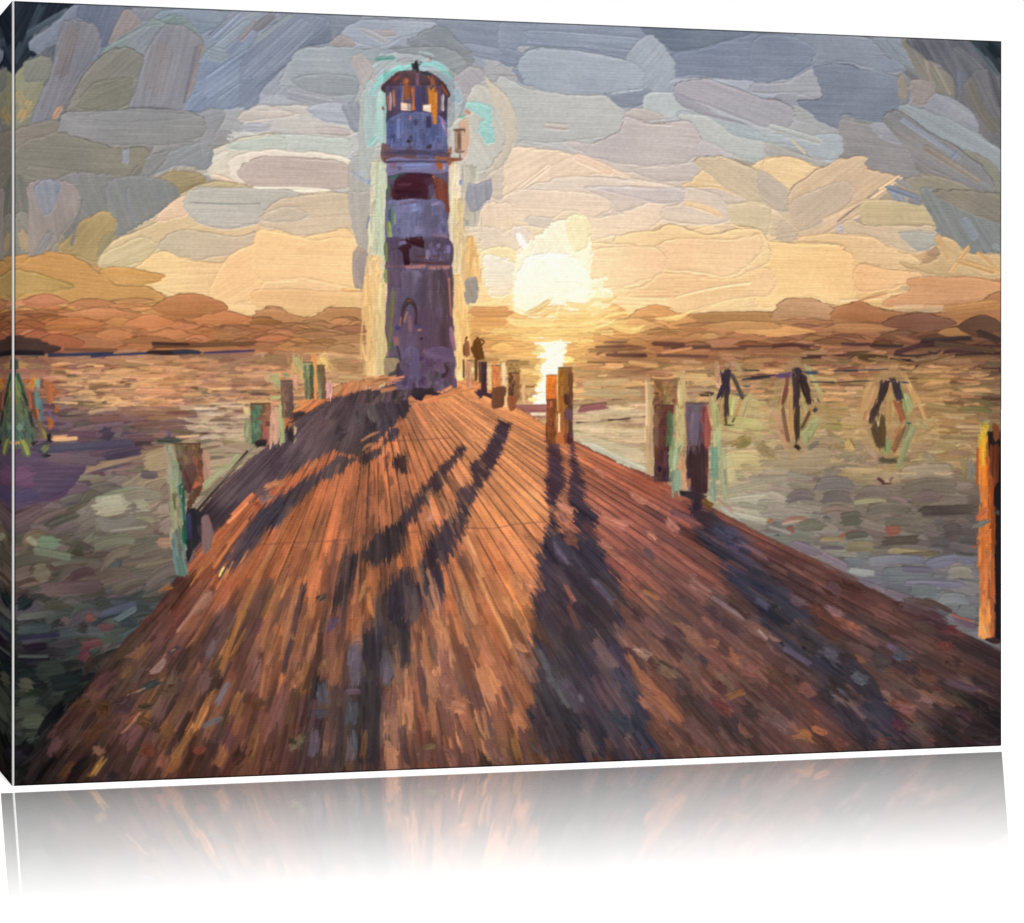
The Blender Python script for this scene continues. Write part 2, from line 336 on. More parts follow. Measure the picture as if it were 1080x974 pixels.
# lower right sky (tile H)
P(H_, (188,174,134), 2, [380,90,440,40,660,70,700,100,720,160,600,160,430,150], br=4)
S(H_, (100,112,132), 26, 500,-10,640,40, br=6); S(H_, (108,110,122), 20, 590,50,650,60); P(H_, (110,118,118), 60, [640,0,720,0,860,50,980,130,985,260,940,270,860,280,780,220,720,190,690,110,660,60], br=6)
P(H_, (128,124,112), 28, [690,10,800,0,900,10,985,30,985,140,880,110,760,60], br=5, ol=.25); S(H_, (112,124,132), 34, 820,110,880,210, br=6); S(H_, (118,128,130), 20, 950,230,985,250)
P(H_, (196,178,148), 10, [310,140,350,120,430,150,580,145,700,160,700,240,640,270,560,260,430,200,340,190], br=4, ol=.15)
P(H_, (168,168,158), 5, [560,180,700,180,710,230,640,265,590,240])
P(H_, (222,190,142), 3, [120,205,260,185,330,190,430,200,560,260,640,300,600,335,480,330,380,320,340,260,280,235,120,225], br=4)
P(H_, (194,164,118), 30, [700,200,780,210,830,260,900,270,985,280,985,370,880,370,760,370,640,350,560,310,660,310,720,270], br=6)
S(H_, (214,168,112), 20, 770,350,850,240, br=5); S(H_, (206,160,104), 16, 880,260,980,350, br=5); S(H_,(200,158,106),14,720,190,760,300); S(H_,(192,150,96),26,800,300,960,350,br=6)
P(H_, (238,200,140), 2, [-40,235,100,222,280,235,350,270,380,340,375,420,340,480,260,480,160,460,-40,490], br=4, ol=.2)
P(H_, (232,188,134), 2, [375,320,480,330,560,340,640,360,600,400,480,430,370,430], br=4, ol=.15)
S(H_, (244,208,158), 10, 300,470,480,460); S(H_,(244,204,152),8,440,450,600,430); S(H_, (196,140,90), 10, 380,470,500,440)
P(H_, (204,146,100), 2, [600,375,800,370,985,385,985,440,880,470,700,490,500,495,510,460,590,430], br=4, ol=.1)
S(H_, (228,184,140), 12, 530,495,660,490)
# centre sky (tile G)
P(G, (224,203,184), 3, [-40,30,100,0,300,10,520,30,640,60,640,120,560,180,440,200,340,210,330,140,240,90,120,150,-40,160], br=4)
P(G, (206,193,185), 5, [340,130,600,60,740,40,740,10,560,-10,300,-10,420,60], br=3.5)
P(G, (196,189,190), 3, [330,-10,560,-10,740,0,745,40,690,60,600,55,450,20]); P(G, (206,194,180), 6, [740,-10,860,20,910,60,915,120,860,150,760,150,640,130,640,70,720,50], br=3.5, ol=.12)
S(G, (236,206,166), 30, 730,60,880,110, 8); P(G, (206,192,158), 2, [920,60,1080,60,1080,190,1000,180,930,140], br=4)
S(G, (190,184,186), 50, 60,130,200,150); P(G, (206,196,206), 60, [0,160,60,170,80,210,30,260,0,270], br=5)
P(G, (236,204,154), 2, [440,200,600,170,660,145,760,170,840,185,960,160,1040,170,1080,220,1080,320,900,370,760,350,600,330,450,260], br=3.5, ol=.28)
P(G, (235,200,156), 2, [340,225,600,235,660,210,780,200,930,210,1040,190,1050,270,980,340,880,370,740,350,650,340,640,260,560,240,360,262], br=3.5, ol=.12)
P(G, (236,200,158), 2, [340,262,500,240,600,240,650,290,640,345,560,390,420,420,330,400], br=4, ol=.25)
P(G, (228,190,142), -3, [390,430,560,400,650,350,900,375,1080,330,1100,440,940,470,740,520,600,490,480,490], br=3.5)
S(G, (250,222,172), 8, 690,455,1010,395, 8); S(G, (248,216,160), 7, 740,520,950,460, 3); S(G, (222,180,134), 40, 480,440,700,440); S(G,(242,206,156),40,430,470,660,480)
P(F, (224,200,180), 85, [960,70,1080,60,1080,170,960,180], br=4)
P(F, (206,192,186), 60, [950,170,1000,160,1090,200,1090,270,960,270])
# sun
def glow(x, y, rx, ry, col, a):
    Y, X = np.mgrid[0:PH, 0:PW].astype(np.float32)
    m = (a*np.exp(-(((X/SC-x)/rx)**2+((Y/SC-y)/ry)**2)))[..., None]
    IMG[:] = IMG*(1-m)+np.array(col, np.float32)*m
glow(600, 290, 210, 70, (252,208,140), .30); glow(583, 285, 95, 62, (255,238,196), .62)
P(F, (244,222,170), 40, [950,260,1090,260,1090,480,1000,440,950,400])
P(F, (236,226,206), 0, [960,280,1080,300,1110,380,1040,460,980,440], rag=2)
P(G, (252,244,214), 60, [0,420,20,300,60,230,160,150,260,110,320,120,330,200,340,260,330,370,390,370,380,410,420,440,400,520,300,530,180,545,60,540,0,490], br=4, rag=2, ol=.0)
P(G, (250,238,196), 30, [300,430,390,420,400,500,340,530,240,530,160,500], br=4); P(G, (246,232,186), 70, [230,130,300,110,330,150,320,240,260,260], br=5)
P(G, (255,253,240), 60, [10,410,60,300,160,270,260,300,300,360,290,420,200,470,120,520,30,480], br=3, rag=2)
P(G, (255,255,250), 20, [60,470,100,420,200,420,240,470,180,520,110,520], br=2)
S(G, (252,250,244), 26, 20,180,60,250, br=3)
S(G, (244,232,180), 12, 0,490,80,540); S(G, (228,216,180), 5, 180,400,300,400, 8); S(G,(255,255,246),8,60,290,250,280,14); S(G,(232,214,170),3,60,540,300,455)
for q in range(14):
    S(G, (254,250,232), 7, *(np.array([120+rng.uniform(-90,110), 300+rng.uniform(-120,180)]*2)+np.array([0,0,rng.uniform(-40,40),rng.uniform(20,90)])).tolist(), br=3, alpha=.6)

# ---------------------------------------------------------------- shore hills and the water
LAND = Field("""20,315,196,138,80;100,310,190,132,76;170,325,188,128,76;20,345,178,104,66;60,340,178,108,66;120,335,184,118,72;200,335,192,122,76;260,340,182,118,74;330,335,186,130,86;380,335,192,134,88;
40,358,150,86,58;100,360,160,92,62;150,358,160,98,64;200,355,176,106,68;260,358,168,108,72;340,360,172,118,78;20,366,90,56,50;380,365,186,135,92;
520,335,228,168,100;560,345,222,158,92;600,345,226,166,96;520,365,218,158,92;640,340,206,146,92;700,340,194,136,86;760,345,190,132,84;820,335,186,132,88;860,345,172,116,76;920,340,166,110,74;980,335,150,96,66;1030,325,168,110,66;1050,345,110,80,56;
640,360,180,118,72;700,360,160,100,66;760,358,150,98,68;820,362,146,94,66;880,360,140,92,64;940,360,120,78,58;1000,358,108,72,56;1040,360,96,66,50;600,362,230,170,100""")
WAT = Field("""30,385,140,98,78;60,395,165,110,80;120,385,172,120,88;150,400,184,138,98;200,385,160,116,86;250,395,160,118,90;300,390,160,116,84;350,395,196,150,104;380,390,190,140,96;
560,370,232,178,104;540,400,220,172,110;610,375,214,152,86;640,395,200,150,98;640,380,160,105,70;700,375,150,98,64;700,395,170,122,80;760,380,150,104,72;820,380,148,100,70;880,385,150,106,74;940,385,146,104,72;1000,385,136,96,66;1040,380,112,80,60;
100,420,176,136,100;150,430,186,144,108;200,425,160,124,98;90,440,110,86,86;150,445,106,84,88;200,445,100,80,84;240,430,150,112,92;250,445,140,112,94;235,470,168,148,118;250,470,160,140,110;330,430,196,152,110;
60,455,100,78,90;100,465,88,76,92;140,460,84,72,86;30,495,100,66,92;60,480,96,72,96;100,485,104,76,94;40,515,96,66,92;20,530,86,66,76;80,515,88,76,84;160,470,130,108,92;
640,420,176,136,98;650,445,196,160,116;620,460,200,178,134;680,430,186,152,108;640,480,194,172,138;740,410,186,156,110;790,440,184,156,106;790,480,174,150,112;780,510,168,152,122;800,400,160,122,84;870,410,164,126,84;880,450,168,140,92;860,480,152,134,104;920,500,140,122,96;980,410,156,118,76;1000,440,150,118,76;1000,480,154,128,84;960,490,148,124,94;1030,420,120,98,70;
90,540,112,100,86;130,530,158,152,128;160,515,164,140,114;150,560,128,118,98;60,560,104,96,84;40,590,104,96,78;120,580,112,106,90;160,590,122,106,92;30,620,100,84,74;100,610,112,98,86;150,620,112,100,88;60,645,92,84,76;180,630,96,90,80;
840,520,148,138,122;880,520,128,118,108;940,520,116,106,96;1000,520,116,106,96;800,530,168,162,144;850,550,134,130,118;900,550,120,112,100;960,550,102,96,86;1010,545,96,88,82;820,560,124,120,112;880,580,120,118,108;940,575,112,104,90;1000,575,92,90,86;1040,560,70,70,66;900,600,112,120,124;960,600,116,114,110;1000,610,124,122,124;1020,640,108,112,112;940,610,104,106,118;980,640,112,122,120;
30,650,76,72,68;60,665,70,78,76;120,660,72,78,76;150,650,78,80,76;90,675,74,74,70;40,690,64,60,66;80,690,70,70,68;120,690,74,68,66;30,705,40,42,46;60,715,50,56,54;100,705,48,52,50;30,740,56,60,52;60,740,46,52,48;90,740,40,44,42;30,770,56,62,54;50,765,48,54,48;30,800,32,30,32;60,790,40,40,40""")
# back fill
underlay(LAND, 0, 340, 1070, 378, 7, 34, 8, lambda x, y: 0, ja=5)
underlay(WAT, 0, 378, 1070, 520, 7, 28, 7, lambda x, y: -.03 if x < 300 else .02, ja=8)
underlay(WAT, 0, 500, 330, 850, 9, 30, 10, lambda x, y: -.35, ja=6)
underlay(WAT, 740, 505, 1070, 700, 9, 30, 9, lambda x, y: .1, ja=6)
# hills: rounded overlapping humps, dark upper rim
def hump(x0, x1, y, hgt, col, w=None):
    w = w or hgt*1.4
    patch([(x0, y+hgt*.8), (x0+(x1-x0)*.2, y+hgt*.25), (x0+(x1-x0)*.5, y), (x0+(x1-x0)*.8, y+hgt*.25), (x1, y+hgt*.8), ((x0+x1)/2, y+hgt*1.25)], col, 0, br=5, rag=.8, ol=.27)
P(E_, (194,140,80), 8, [56,300,120,280,230,264,330,290,420,350,500,400,620,410,700,460,620,500,300,490,56,470], br=5, ol=.3)
P(E_, (206,150,84), 3, [420,335,520,326,640,350,700,370,640,400,520,400,440,370], br=5, ol=.2)
P(E_, (176,140,80), 8, [56,350,120,345,220,370,320,410,250,430,120,440,56,470], br=5, ol=.2); S(E_, (196,140,78), 40, 60,300,120,290)
P(F, (188,134,86), 3, [0,520,100,500,200,545,300,505,380,498,460,510,460,640,200,640,0,600], br=5, ol=.3)
P(G, (222,160,98), 3, [420,480,470,530,560,550,600,600,200,620,0,600,0,520,80,545,300,530], br=5)
P(G, (214,150,92), 2, [490,540,560,500,620,490,700,515,780,555,640,590,520,570], br=5, ol=.35)
P(G, (204,144,92), 3, [410,520,440,485,490,530]); P(G, (170,124,78), 1, [740,525,900,510,1090,515,1200,540,1090,580,900,570,780,555], br=5, ol=.2)
P(H_, (192,146,104), 5, [20,520,60,465,160,452,240,480,330,510,300,540,120,545,20,550], br=6, ol=.4)
P(H_, (172,116,76), 5, [280,500,350,480,400,470,500,510,700,520,800,500,900,470,985,435,985,560,800,580,500,580,280,560], br=5, ol=.3)
S(H_, (178,122,70), 40, 740,510,970,480); S(H_, (176,116,70), 30, 800,540,970,540)
hs = []
for q in range(250):
    x = rng.uniform(0, 1060); y = rng.uniform(338, 366)
    if x < 175: y = rng.uniform(312, 366)
    hs.append((y, x))
for y, x in sorted(hs):
    if 405 < x < 480: continue
    L = rng.uniform(22, 62); hg = rng.uniform(4, 9)
    if 505 < x < 655 and y < 350: continue
    hump(x-L/2, x+L/2, y-hg/2, hg, jit(LAND(x, y), 8, 3))
for (a, b, y, hh, c) in ((24,72,310,12,(184,112,76)),(70,125,315,9,(186,118,76)),(62,150,325,9,(196,124,80)),(50,110,334,9,(186,112,66)),(133,185,331,14,(204,126,80)),(160,240,309,22,(182,116,70)),(205,265,328,12,(208,132,84)),
        (20,60,348,16,(168,94,68)),(60,130,350,16,(166,104,72)),(100,140,346,10,(186,116,74)),(35,90,352,14,(164,92,64)),(640,700,336,10,(214,156,98)),(775,860,342,10,(220,158,96)),(600,640,330,10,(232,170,104)),(740,830,338,9,(196,142,90)),
        (865,945,340,9,(178,124,80)),(930,1010,330,16,(132,86,66)),(990,1030,344,10,(172,120,72)),(1010,1060,332,18,(104,74,58)),(560,620,340,12,(244,192,116)),(740,760,350,6,(200,150,96))):
    hump(a, b, y, hh, c)
glow(583, 332, 80, 26, (255,214,140), .75)
P(G, (255,250,224), 20, [10,480,60,420,200,430,330,420,395,425,402,470,395,510,330,530,300,520,240,545,200,530,150,560,110,540,60,535], br=4, rag=3, soft=3.)
P(G, (252,238,190), 10, [100,540,200,500,330,440,400,450,390,520,300,530,200,545], br=4, rag=2.5, soft=3., alpha=.8)
P(G, (255,252,234), 60, [20,480,30,360,120,280,260,280,320,360,330,440,260,520,140,530], br=3, rag=2, soft=3., alpha=.8)
for q in range(30): stroke(*(lambda x, y, a, l: (x, y, x+l*math.cos(a), y+l*math.sin(a)))(583+rng.normal(0, 34), 336+rng.normal(0, 6), rng.normal(0, .25), rng.uniform(14, 40)), rng.uniform(3, 7), jit((252,208,134), 4, 3), rng.normal(0, 2), br=5, dry=.4, alpha=.8)
for q in range(12): stroke(583+rng.normal(0, 30), 345+rng.normal(0, 5), 583+rng.normal(0, 40), 345+rng.normal(0, 5), 3, jit((255,226,160), 4, 3), 2, br=5, dry=.4, alpha=.8)
stroke(590,322,584,338,1.4,(255,244,214)); stroke(536,320,560,334,1.5,(255,236,190))
# dark shore line on the left, dark reflections on the right
P(E_, (70,50,48), 1, [0,640,100,620,200,650,260,670,200,690,60,690,0,690], br=5)
for c, w, a in (((34,30,40),22,(0,688,190,690)), ((40,44,74),14,(200,700,480,692)), ((44,50,84),10,(380,704,640,690)), ((30,26,34),22,(620,690,800,688)), ((44,50,70),20,(730,684,850,686)), ((74,58,92),12,(860,690,1080,680)), ((120,76,56),16,(270,676,500,680)), ((108,72,52),20,(640,664,1080,650)), ((64,44,40),14,(640,650,800,655))):
    S(E_, c, w, *a)
for q in range(46):
    x = rng.uniform(640, 1060); y = 360+rng.gamma(2, 7); L = rng.uniform(10, 50)
    if y < 400: stroke(x-L/2, y, x+L/2, y+rng.normal(0, 1), rng.uniform(1, 4.5), jit((92,60,54) if x < 860 else (70,48,44), 16, 4), rng.normal(0, 2))
for a in ((590,650,730,655,20,(92,58,52)),(630,690,760,668,12,(210,140,92)),(610,700,830,706,14,(104,68,60)),(320,680,560,672,16,(120,80,60)),(330,740,600,742,12,(112,78,62))):
    S(G, a[5], a[4], a[0], a[1], a[2], a[3])
for a in ((540,690,700,640,22,(76,48,48)),(640,640,860,625,20,(62,48,46)),(880,600,985,640,30,(70,54,46)),(760,700,980,690,12,(60,44,40)),(700,650,960,680,20,(88,66,52)),(130,712,260,708,8,(62,44,42)),(330,690,430,685,10,(84,66,50)),(150,765,560,765,5,(50,50,66)),(560,760,980,752,4,(60,48,44)),(640,740,900,760,14,(190,140,92)),(620,760,780,790,20,(188,138,94)),(780,805,960,790,20,(196,146,92)),(540,620,620,640,14,(150,96,70))):
    S(H_, a[5], a[4], a[0], a[1], a[2], a[3])
# water strokes
def water(n, x0, y0, x1, y1, L, w, ang, ja, curv=0, hk=.8, hj=5, ol=.12, reg=None):
    for q in range(n):
        x = rng.uniform(x0, x1); y = rng.uniform(y0, y1)
        if reg and not pin(x, y, reg): continue
        a = ang+rng.normal(0, .1); l = L*rng.uniform(.5, 1.5)/2; ww = w*rng.uniform(.5, 1.4)
        stroke(x-math.cos(a)*l, y-math.sin(a)*l, x+math.cos(a)*l, y+math.sin(a)*l, ww, jit(WAT(x, y), ja, hj), curv*rng.normal(.6, .6), br=6, hk=hk, ol=ol)
water(520, 10, 380, 400, 450, 30, 4, -.02, 15)
water(260, 10, 440, 260, 500, 34, 6, -.05, 10)
water(520, 480, 378, 1058, 430, 28, 4, .01, 15)
water(340, 590, 425, 1058, 505, 30, 6, 0, 7, 2, hj=4)
def dwater(pts):
    for (x0, y0, x1, y1, w, c, cv) in pts: stroke(x0, y0, x1, y1, w, c, cv, br=6, ol=.12)
dwater([(30,515,200,470,8,(140,116,96),4),(20,525,110,505,14,(124,112,96),4),(60,510,150,480,5,(160,130,104),3),(90,545,170,520,5,(150,136,112),3),(150,490,210,470,22,(166,144,112),0),(150,520,215,505,24,(168,146,116),0)])
water(300, 14, 515, 215, 650, 46, 11, -.28, 7, 6, hj=3)
water(300, 14, 640, 200, 810, 34, 13, -.2, 11, 7, hj=3)
P(E_, (84,66,92), 0, [56,1130,200,1110,330,1120,360,1180,300,1260,180,1320,100,1340,56,1340], br=5); S((0,400,4.), (108,72,104), 100, 60,430,140,400, br=5); S((0,400,4.),(90,70,96),70,120,360,330,350, br=5); S((0,400,4.),(104,84,96),50,200,330,420,350, br=5); S((0,400,4.),(80,68,100),60,70,500,160,480); S((0,400,4.),(74,70,92),36,150,300,560,270,br=5);S((0,400,4.),(72,62,82),40,440,330,600,300);S((0,400,4.),(68,60,78),60,420,240,480,220)
K0 = (0,400,4.)
for c, w, a in (((170,162,134),90,(400,540,540,520)), ((184,178,150),50,(420,520,520,510)), ((150,154,124),10,(400,500,520,480)), ((120,146,108),60,(150,690,250,690)), ((120,128,100),34,(140,720,300,750)), ((150,142,116),30,(110,665,160,700)), ((88,84,66),44,(310,720,350,730)), ((178,140,112),46,(660,690,730,690)), ((110,98,100),34,(590,405,670,405)), ((232,178,128),18,(220,255,330,250)), ((214,170,122),10,(220,95,330,100)), ((232,186,134),10,(740,245,840,238)), ((90,86,76),30,(200,620,330,570)), ((150,142,124),14,(460,640,620,620)), ((96,100,92),50,(480,760,500,800))):
    S(K0, c, w, *a, br=6, ol=.15)
K1 = (0,600,3.896)
for c, w, a in (((122,112,92),80,(140,20,200,10)), ((112,92,88),60,(160,90,420,70)), ((44,52,52),60,(70,160,130,120)), ((96,98,90),30,(70,200,230,180)), ((72,80,80),40,(70,250,200,240)), ((60,56,76),20,(80,290,250,270)), ((54,44,50),34,(90,330,200,315)), ((84,90,84),14,(70,360,200,360)), ((50,58,52),80,(140,420,270,410)), ((40,46,46),70,(200,480,330,450)), ((80,78,68),60,(80,470,130,480)), ((70,80,66),44,(80,560,150,540)), ((80,88,72),60,(90,630,190,620)), ((56,64,54),34,(90,690,180,680)), ((116,76,66),34,(345,200,390,200)), ((96,66,68),34,(400,240,470,240)), ((104,66,68),40,(330,320,420,300)), ((100,62,66),50,(330,380,370,340)), ((84,88,100),34,(410,190,560,140)), ((104,114,112),26,(470,215,560,160)), ((80,92,94),44,(500,290,620,230)), ((64,60,56),44,(320,240,360,250)), ((30,28,30),60,(90,760,130,720)), ((24,24,26),70,(80,840,140,800)), ((34,34,36),60,(160,700,260,560)), ((36,40,40),50,(270,560,350,480))):
    S(K1, c, w, *a, br=6, ol=.12)
# right side water
K4 = (810,400,4.)
for c, w, a, cv in (((154,138,108),90,(10,340,280,330),0), ((150,132,100),60,(300,400,560,410),0), ((146,132,110),60,(560,400,780,390),10), ((118,112,108),60,(200,455,360,450),14), ((112,104,100),50,(80,510,200,500),16), ((108,100,96),50,(220,510,360,510),16), ((116,106,98),50,(360,500,520,490),22), ((104,98,86),70,(560,480,800,460),20), ((110,96,92),50,(610,520,740,510),24),
    ((78,70,66),44,(640,560,880,550),0), ((112,106,94),50,(420,560,600,560),18), ((156,152,116),20,(360,525,500,515),8), ((128,112,98),34,(220,560,360,560),14), ((96,94,82),60,(300,600,400,590),6), ((162,116,100),16,(60,600,170,590),6), ((176,150,128),12,(60,612,160,600),6), ((138,86,72),36,(80,640,110,630),0), ((106,104,90),50,(120,630,240,620),8), ((140,88,74),44,(490,640,560,640),0), ((146,96,76),20,(300,665,400,650),6), ((98,100,88),30,(330,665,420,660),4),
    ((84,78,70),36,(480,690,640,680),4), ((88,82,78),80,(740,660,820,650),6), ((124,116,92),50,(320,710,450,710),6), ((150,134,98),20,(220,680,320,680),6), ((104,96,104),16,(220,712,320,712),0), ((136,126,92),30,(500,720,700,740),0), ((100,92,74),20,(560,745,720,735),0), ((118,122,130),40,(420,770,660,770),10), ((112,116,130),50,(660,790,880,760),10), ((130,124,116),60,(760,810,840,810),8), ((104,106,100),20,(780,735,880,750),0), ((104,112,114),70,(480,830,700,840),8), ((100,100,112),30,(560,800,700,810),0),
    ((72,80,78),10,(790,735,870,745),0), ((124,110,120),40,(100,690,220,740),0), ((134,122,128),40,(220,740,340,800),0), ((112,108,116),30,(340,800,420,840),0), ((150,140,134),14,(0,620,100,650),0), ((180,110,70),16,(0,590,20,605),0)):
    S(K4, c, w, *a, cv, br=6, ol=.2)
K8 = (810,600,3.896)
for c, w, a, cv in (((150,156,150),34,(330,10,440,20),0), ((132,132,118),50,(740,20,840,20),8), ((116,118,132),30,(560,60,800,70),4), ((110,120,118),50,(580,90,700,100),8), ((122,130,128),50,(700,130,830,140),12), ((108,116,112),50,(780,170,860,180),0), ((116,108,116),30,(360,50,480,90),0), ((106,98,104),30,(480,90,600,130),0), ((98,96,100),26,(600,130,740,190),0), ((110,92,100),30,(760,190,860,240),-10), ((190,96,76),6,(750,186,850,215),-4), ((70,60,50),20,(640,120,760,180),0)):
    S(K8, c, w, *a, cv, br=6, ol=.2)
# yellow-green haloes and ripples
K3 = (540,400,4.)
for c, w, a in (((204,182,142),50,(300,130,560,150)), ((214,186,144),40,(280,210,560,240)), ((196,180,140),60,(290,260,560,330)), ((208,202,174),24,(330,290,560,380)), ((214,208,180),18,(290,270,420,320)), ((160,132,92),24,(330,110,540,90)), ((80,56,46),7,(270,185,580,160)), ((96,66,52),9,(290,115,400,100)), ((196,164,116),30,(300,20,500,10)), ((186,160,116),40,(300,60,540,60)),
    ((188,168,112),70,(900,100,1060,120)), ((180,170,110),60,(900,180,1060,200)), ((136,124,76),50,(940,280,1010,250)), ((148,132,92),60,(1040,290,1080,290)), ((196,178,124),60,(900,340,1040,340)), ((170,154,112),30,(960,370,1060,380)), ((196,184,134),40,(910,320,930,440)), ((158,150,124),34,(900,480,1080,440)), ((170,166,142),24,(900,510,1080,490)), ((176,170,148),24,(900,560,1080,600)), ((150,146,124),24,(960,530,1080,550)), ((180,176,160),14,(880,540,960,590))):
    S(K3, c, w, *a, br=6, ol=.1)
for (n, x0, x1, y0, y1, c) in ((150,60,330,385,428,(226,170,116)), (60,200,270,425,465,(206,182,150)), (110,610,1040,385,430,(212,158,104)), (90,600,700,425,490,(220,192,148)), (90,760,1040,430,500,(190,164,118)), (70,150,340,380,430,(196,138,98))):
    for q in range(n):
        x = rng.uniform(x0, x1); y = rng.uniform(y0, y1); l = rng.uniform(8, 34)
        stroke(x-l/2, y, x+l/2, y+rng.normal(0, .8), rng.uniform(1.2, 3.6), jit(c, 7, 3), rng.normal(0, 1), br=6, dry=.5, alpha=.6)
# sun glitter
glow(583, 362, 60, 34, (252,196,116), .55)
for q in range(120):
    y = rng.uniform(352, 432); hw = 9+abs(y-385)*.10 if y > 385 else 10+ (385-y)*.25
    x = 582+(y < 385)*2+rng.normal(0, hw*.6); L = rng.uniform(8, 22)
    stroke(x-L/2, y, x+L/2, y+rng.normal(0, .7), rng.uniform(2, 5), jit((255,226,150), 4, 5))
for q in range(90):
    y = rng.uniform(356, 428); x = 583+rng.normal(0, 5.5 if y > 365 else 9)-(y > 400)*6; L = rng.uniform(6, 16)
    stroke(x-L/2, y, x+L/2, y, rng.uniform(2.5, 6), (255,252,236), br=2)
for q in range(40):
    y = rng.uniform(345, 360); x = 585+rng.normal(0, 25); L = rng.uniform(12, 36)
    stroke(x-L/2, y, x+L/2, y+rng.normal(0, 1), rng.uniform(2, 4), jit((246,200,124), 5))
for q in range(16): stroke(540+rng.uniform(-8, 30), 428+rng.uniform(-2, 10), 570+rng.uniform(0, 14), 430+rng.uniform(-2, 14), 3, jit((170,112,92), 8))
stroke(560,437,580,437,3,(250,230,190)); stroke(610,432,640,428,7,(150,92,92)); stroke(520,430,578,432,8,(160,98,90))
# ---------------------------------------------------------------- boardwalk
VX, VY = 395., 366.
DECK = PT(16,832, 60,770, 110,700, 165,640, 205,590, 205,548, 240,505, 285,468, 300,440, 340,412, 372,402, 420,398, 500,402, 545,430, 600,463, 700,508, 810,568, 900,612, 1058,688, 1058,835)
LIT = Field("""350,408,200,118,70;380,402,204,130,84;480,410,214,132,80;520,420,216,136,84;560,440,214,130,70;500,440,222,134,84;470,450,214,128,80;440,450,206,120,76;430,470,206,116,68;520,460,220,136,84;560,470,220,136,78;540,500,232,142,80;500,500,206,124,78;460,500,200,112,68;400,500,196,108,64;560,530,238,150,86;520,540,224,134,74;480,530,192,112,70;420,530,190,104,62;380,520,182,100,62;350,500,190,102,62;320,545,176,98,58;290,520,196,104,66;270,540,190,100,62;
600,480,196,110,70;640,500,180,98,68;680,515,166,86,60;620,540,196,110,80;660,550,180,98,74;700,540,150,84,68;740,550,130,72,58;690,580,160,92,74;720,600,150,86,70;660,600,150,82,62;790,560,110,66,58;
250,600,180,94,52;230,620,156,82,54;300,600,184,100,58;350,600,176,96,58;400,620,184,100,54;440,600,184,98,50;550,580,234,138,80;520,600,208,116,62;540,620,220,124,66;500,620,190,106,58;480,640,184,100,56;400,640,170,88,50;
190,640,120,72,54;230,660,118,74,62;270,650,140,78,54;300,660,164,92,54;340,650,160,86,54;220,700,98,64,58;260,700,112,64,46;300,700,160,92,56;340,690,150,84,54;450,680,160,88,50;480,700,150,82,54;520,680,166,90,54;550,680,158,88,50;550,640,214,122,64;
120,710,86,58,50;160,700,100,66,58;180,740,88,60,54;130,760,86,60,56;230,750,98,62,48;280,750,128,74,50;320,750,104,62,46;420,730,150,86,62;450,740,120,72,52;480,740,128,72,50;520,740,124,68,50;550,740,126,72,46;410,780,170,108,80;
60,800,40,32,32;100,790,62,46,42;150,790,76,50,44;200,790,88,54,44;250,800,96,54,40;300,800,86,50,40;350,800,64,44,42;450,790,96,54,40;500,790,94,56,46;540,790,86,56,40;
620,640,140,80,56;680,640,130,78,60;720,640,126,76,60;660,680,120,78,64;700,690,124,80,62;740,680,106,66,56;770,650,120,78,68;700,730,140,82,60;680,750,130,78,56;740,730,106,68,56;780,720,104,66,54;720,780,86,56,46;780,770,84,56,48;660,780,80,52,42;800,700,110,70,58;
830,610,84,56,54;860,630,90,60,56;900,630,74,52,52;880,650,110,66,54;920,670,86,62,58;900,690,96,64,54;960,660,70,52,52;1000,670,70,50,50;950,700,92,62,50;980,700,76,54,48;1040,690,54,42,42;1000,730,84,60,50;960,740,92,62,54;1040,740,50,38,38;1000,770,46,36,36;1050,780,34,28,30;940,760,88,56,50;840,700,76,54,50;830,730,102,62,52;860,770,96,60,50;900,780,60,44,42;810,760,86,58,56""", 3.6)
SHD = Field("""420,420,70,54,60;380,430,76,60,64;350,450,82,66,70;330,470,100,78,82;300,480,84,68,76;260,500,88,74,82;240,520,100,84,90;220,545,60,50,56;400,450,70,56,62;370,480,76,60,58;320,520,72,58,62;280,540,66,56,66;250,560,70,58,66;220,570,84,64,68;230,600,80,60,64;
430,490,74,50,44;530,460,70,52,58;500,510,76,56,56;480,550,70,52,54;460,590,62,50,54;440,620,62,52,58;400,600,66,50,48;380,620,62,48,46;430,660,54,48,54;400,680,56,50,56;400,740,54,46,50;360,740,50,44,46;350,790,46,42,44;410,790,50,40,40;
590,470,90,60,60;580,500,78,54,60;600,500,80,58,62;590,550,66,52,58;600,600,60,50,56;580,640,58,46,52;620,640,62,52,58;620,680,62,52,60;640,700,66,56,66;600,720,66,56,60;650,750,56,50,60;590,760,50,42,46;640,790,44,38,46;
740,540,58,44,48;760,570,66,58,70;790,590,76,66,82;800,610,64,60,74;830,640,60,56,66;850,670,58,54,62;870,700,54,50,58;890,720,46,44,50;910,750,54,50,60;930,770,50,46,56;960,790,36,34,38""", 3.6)
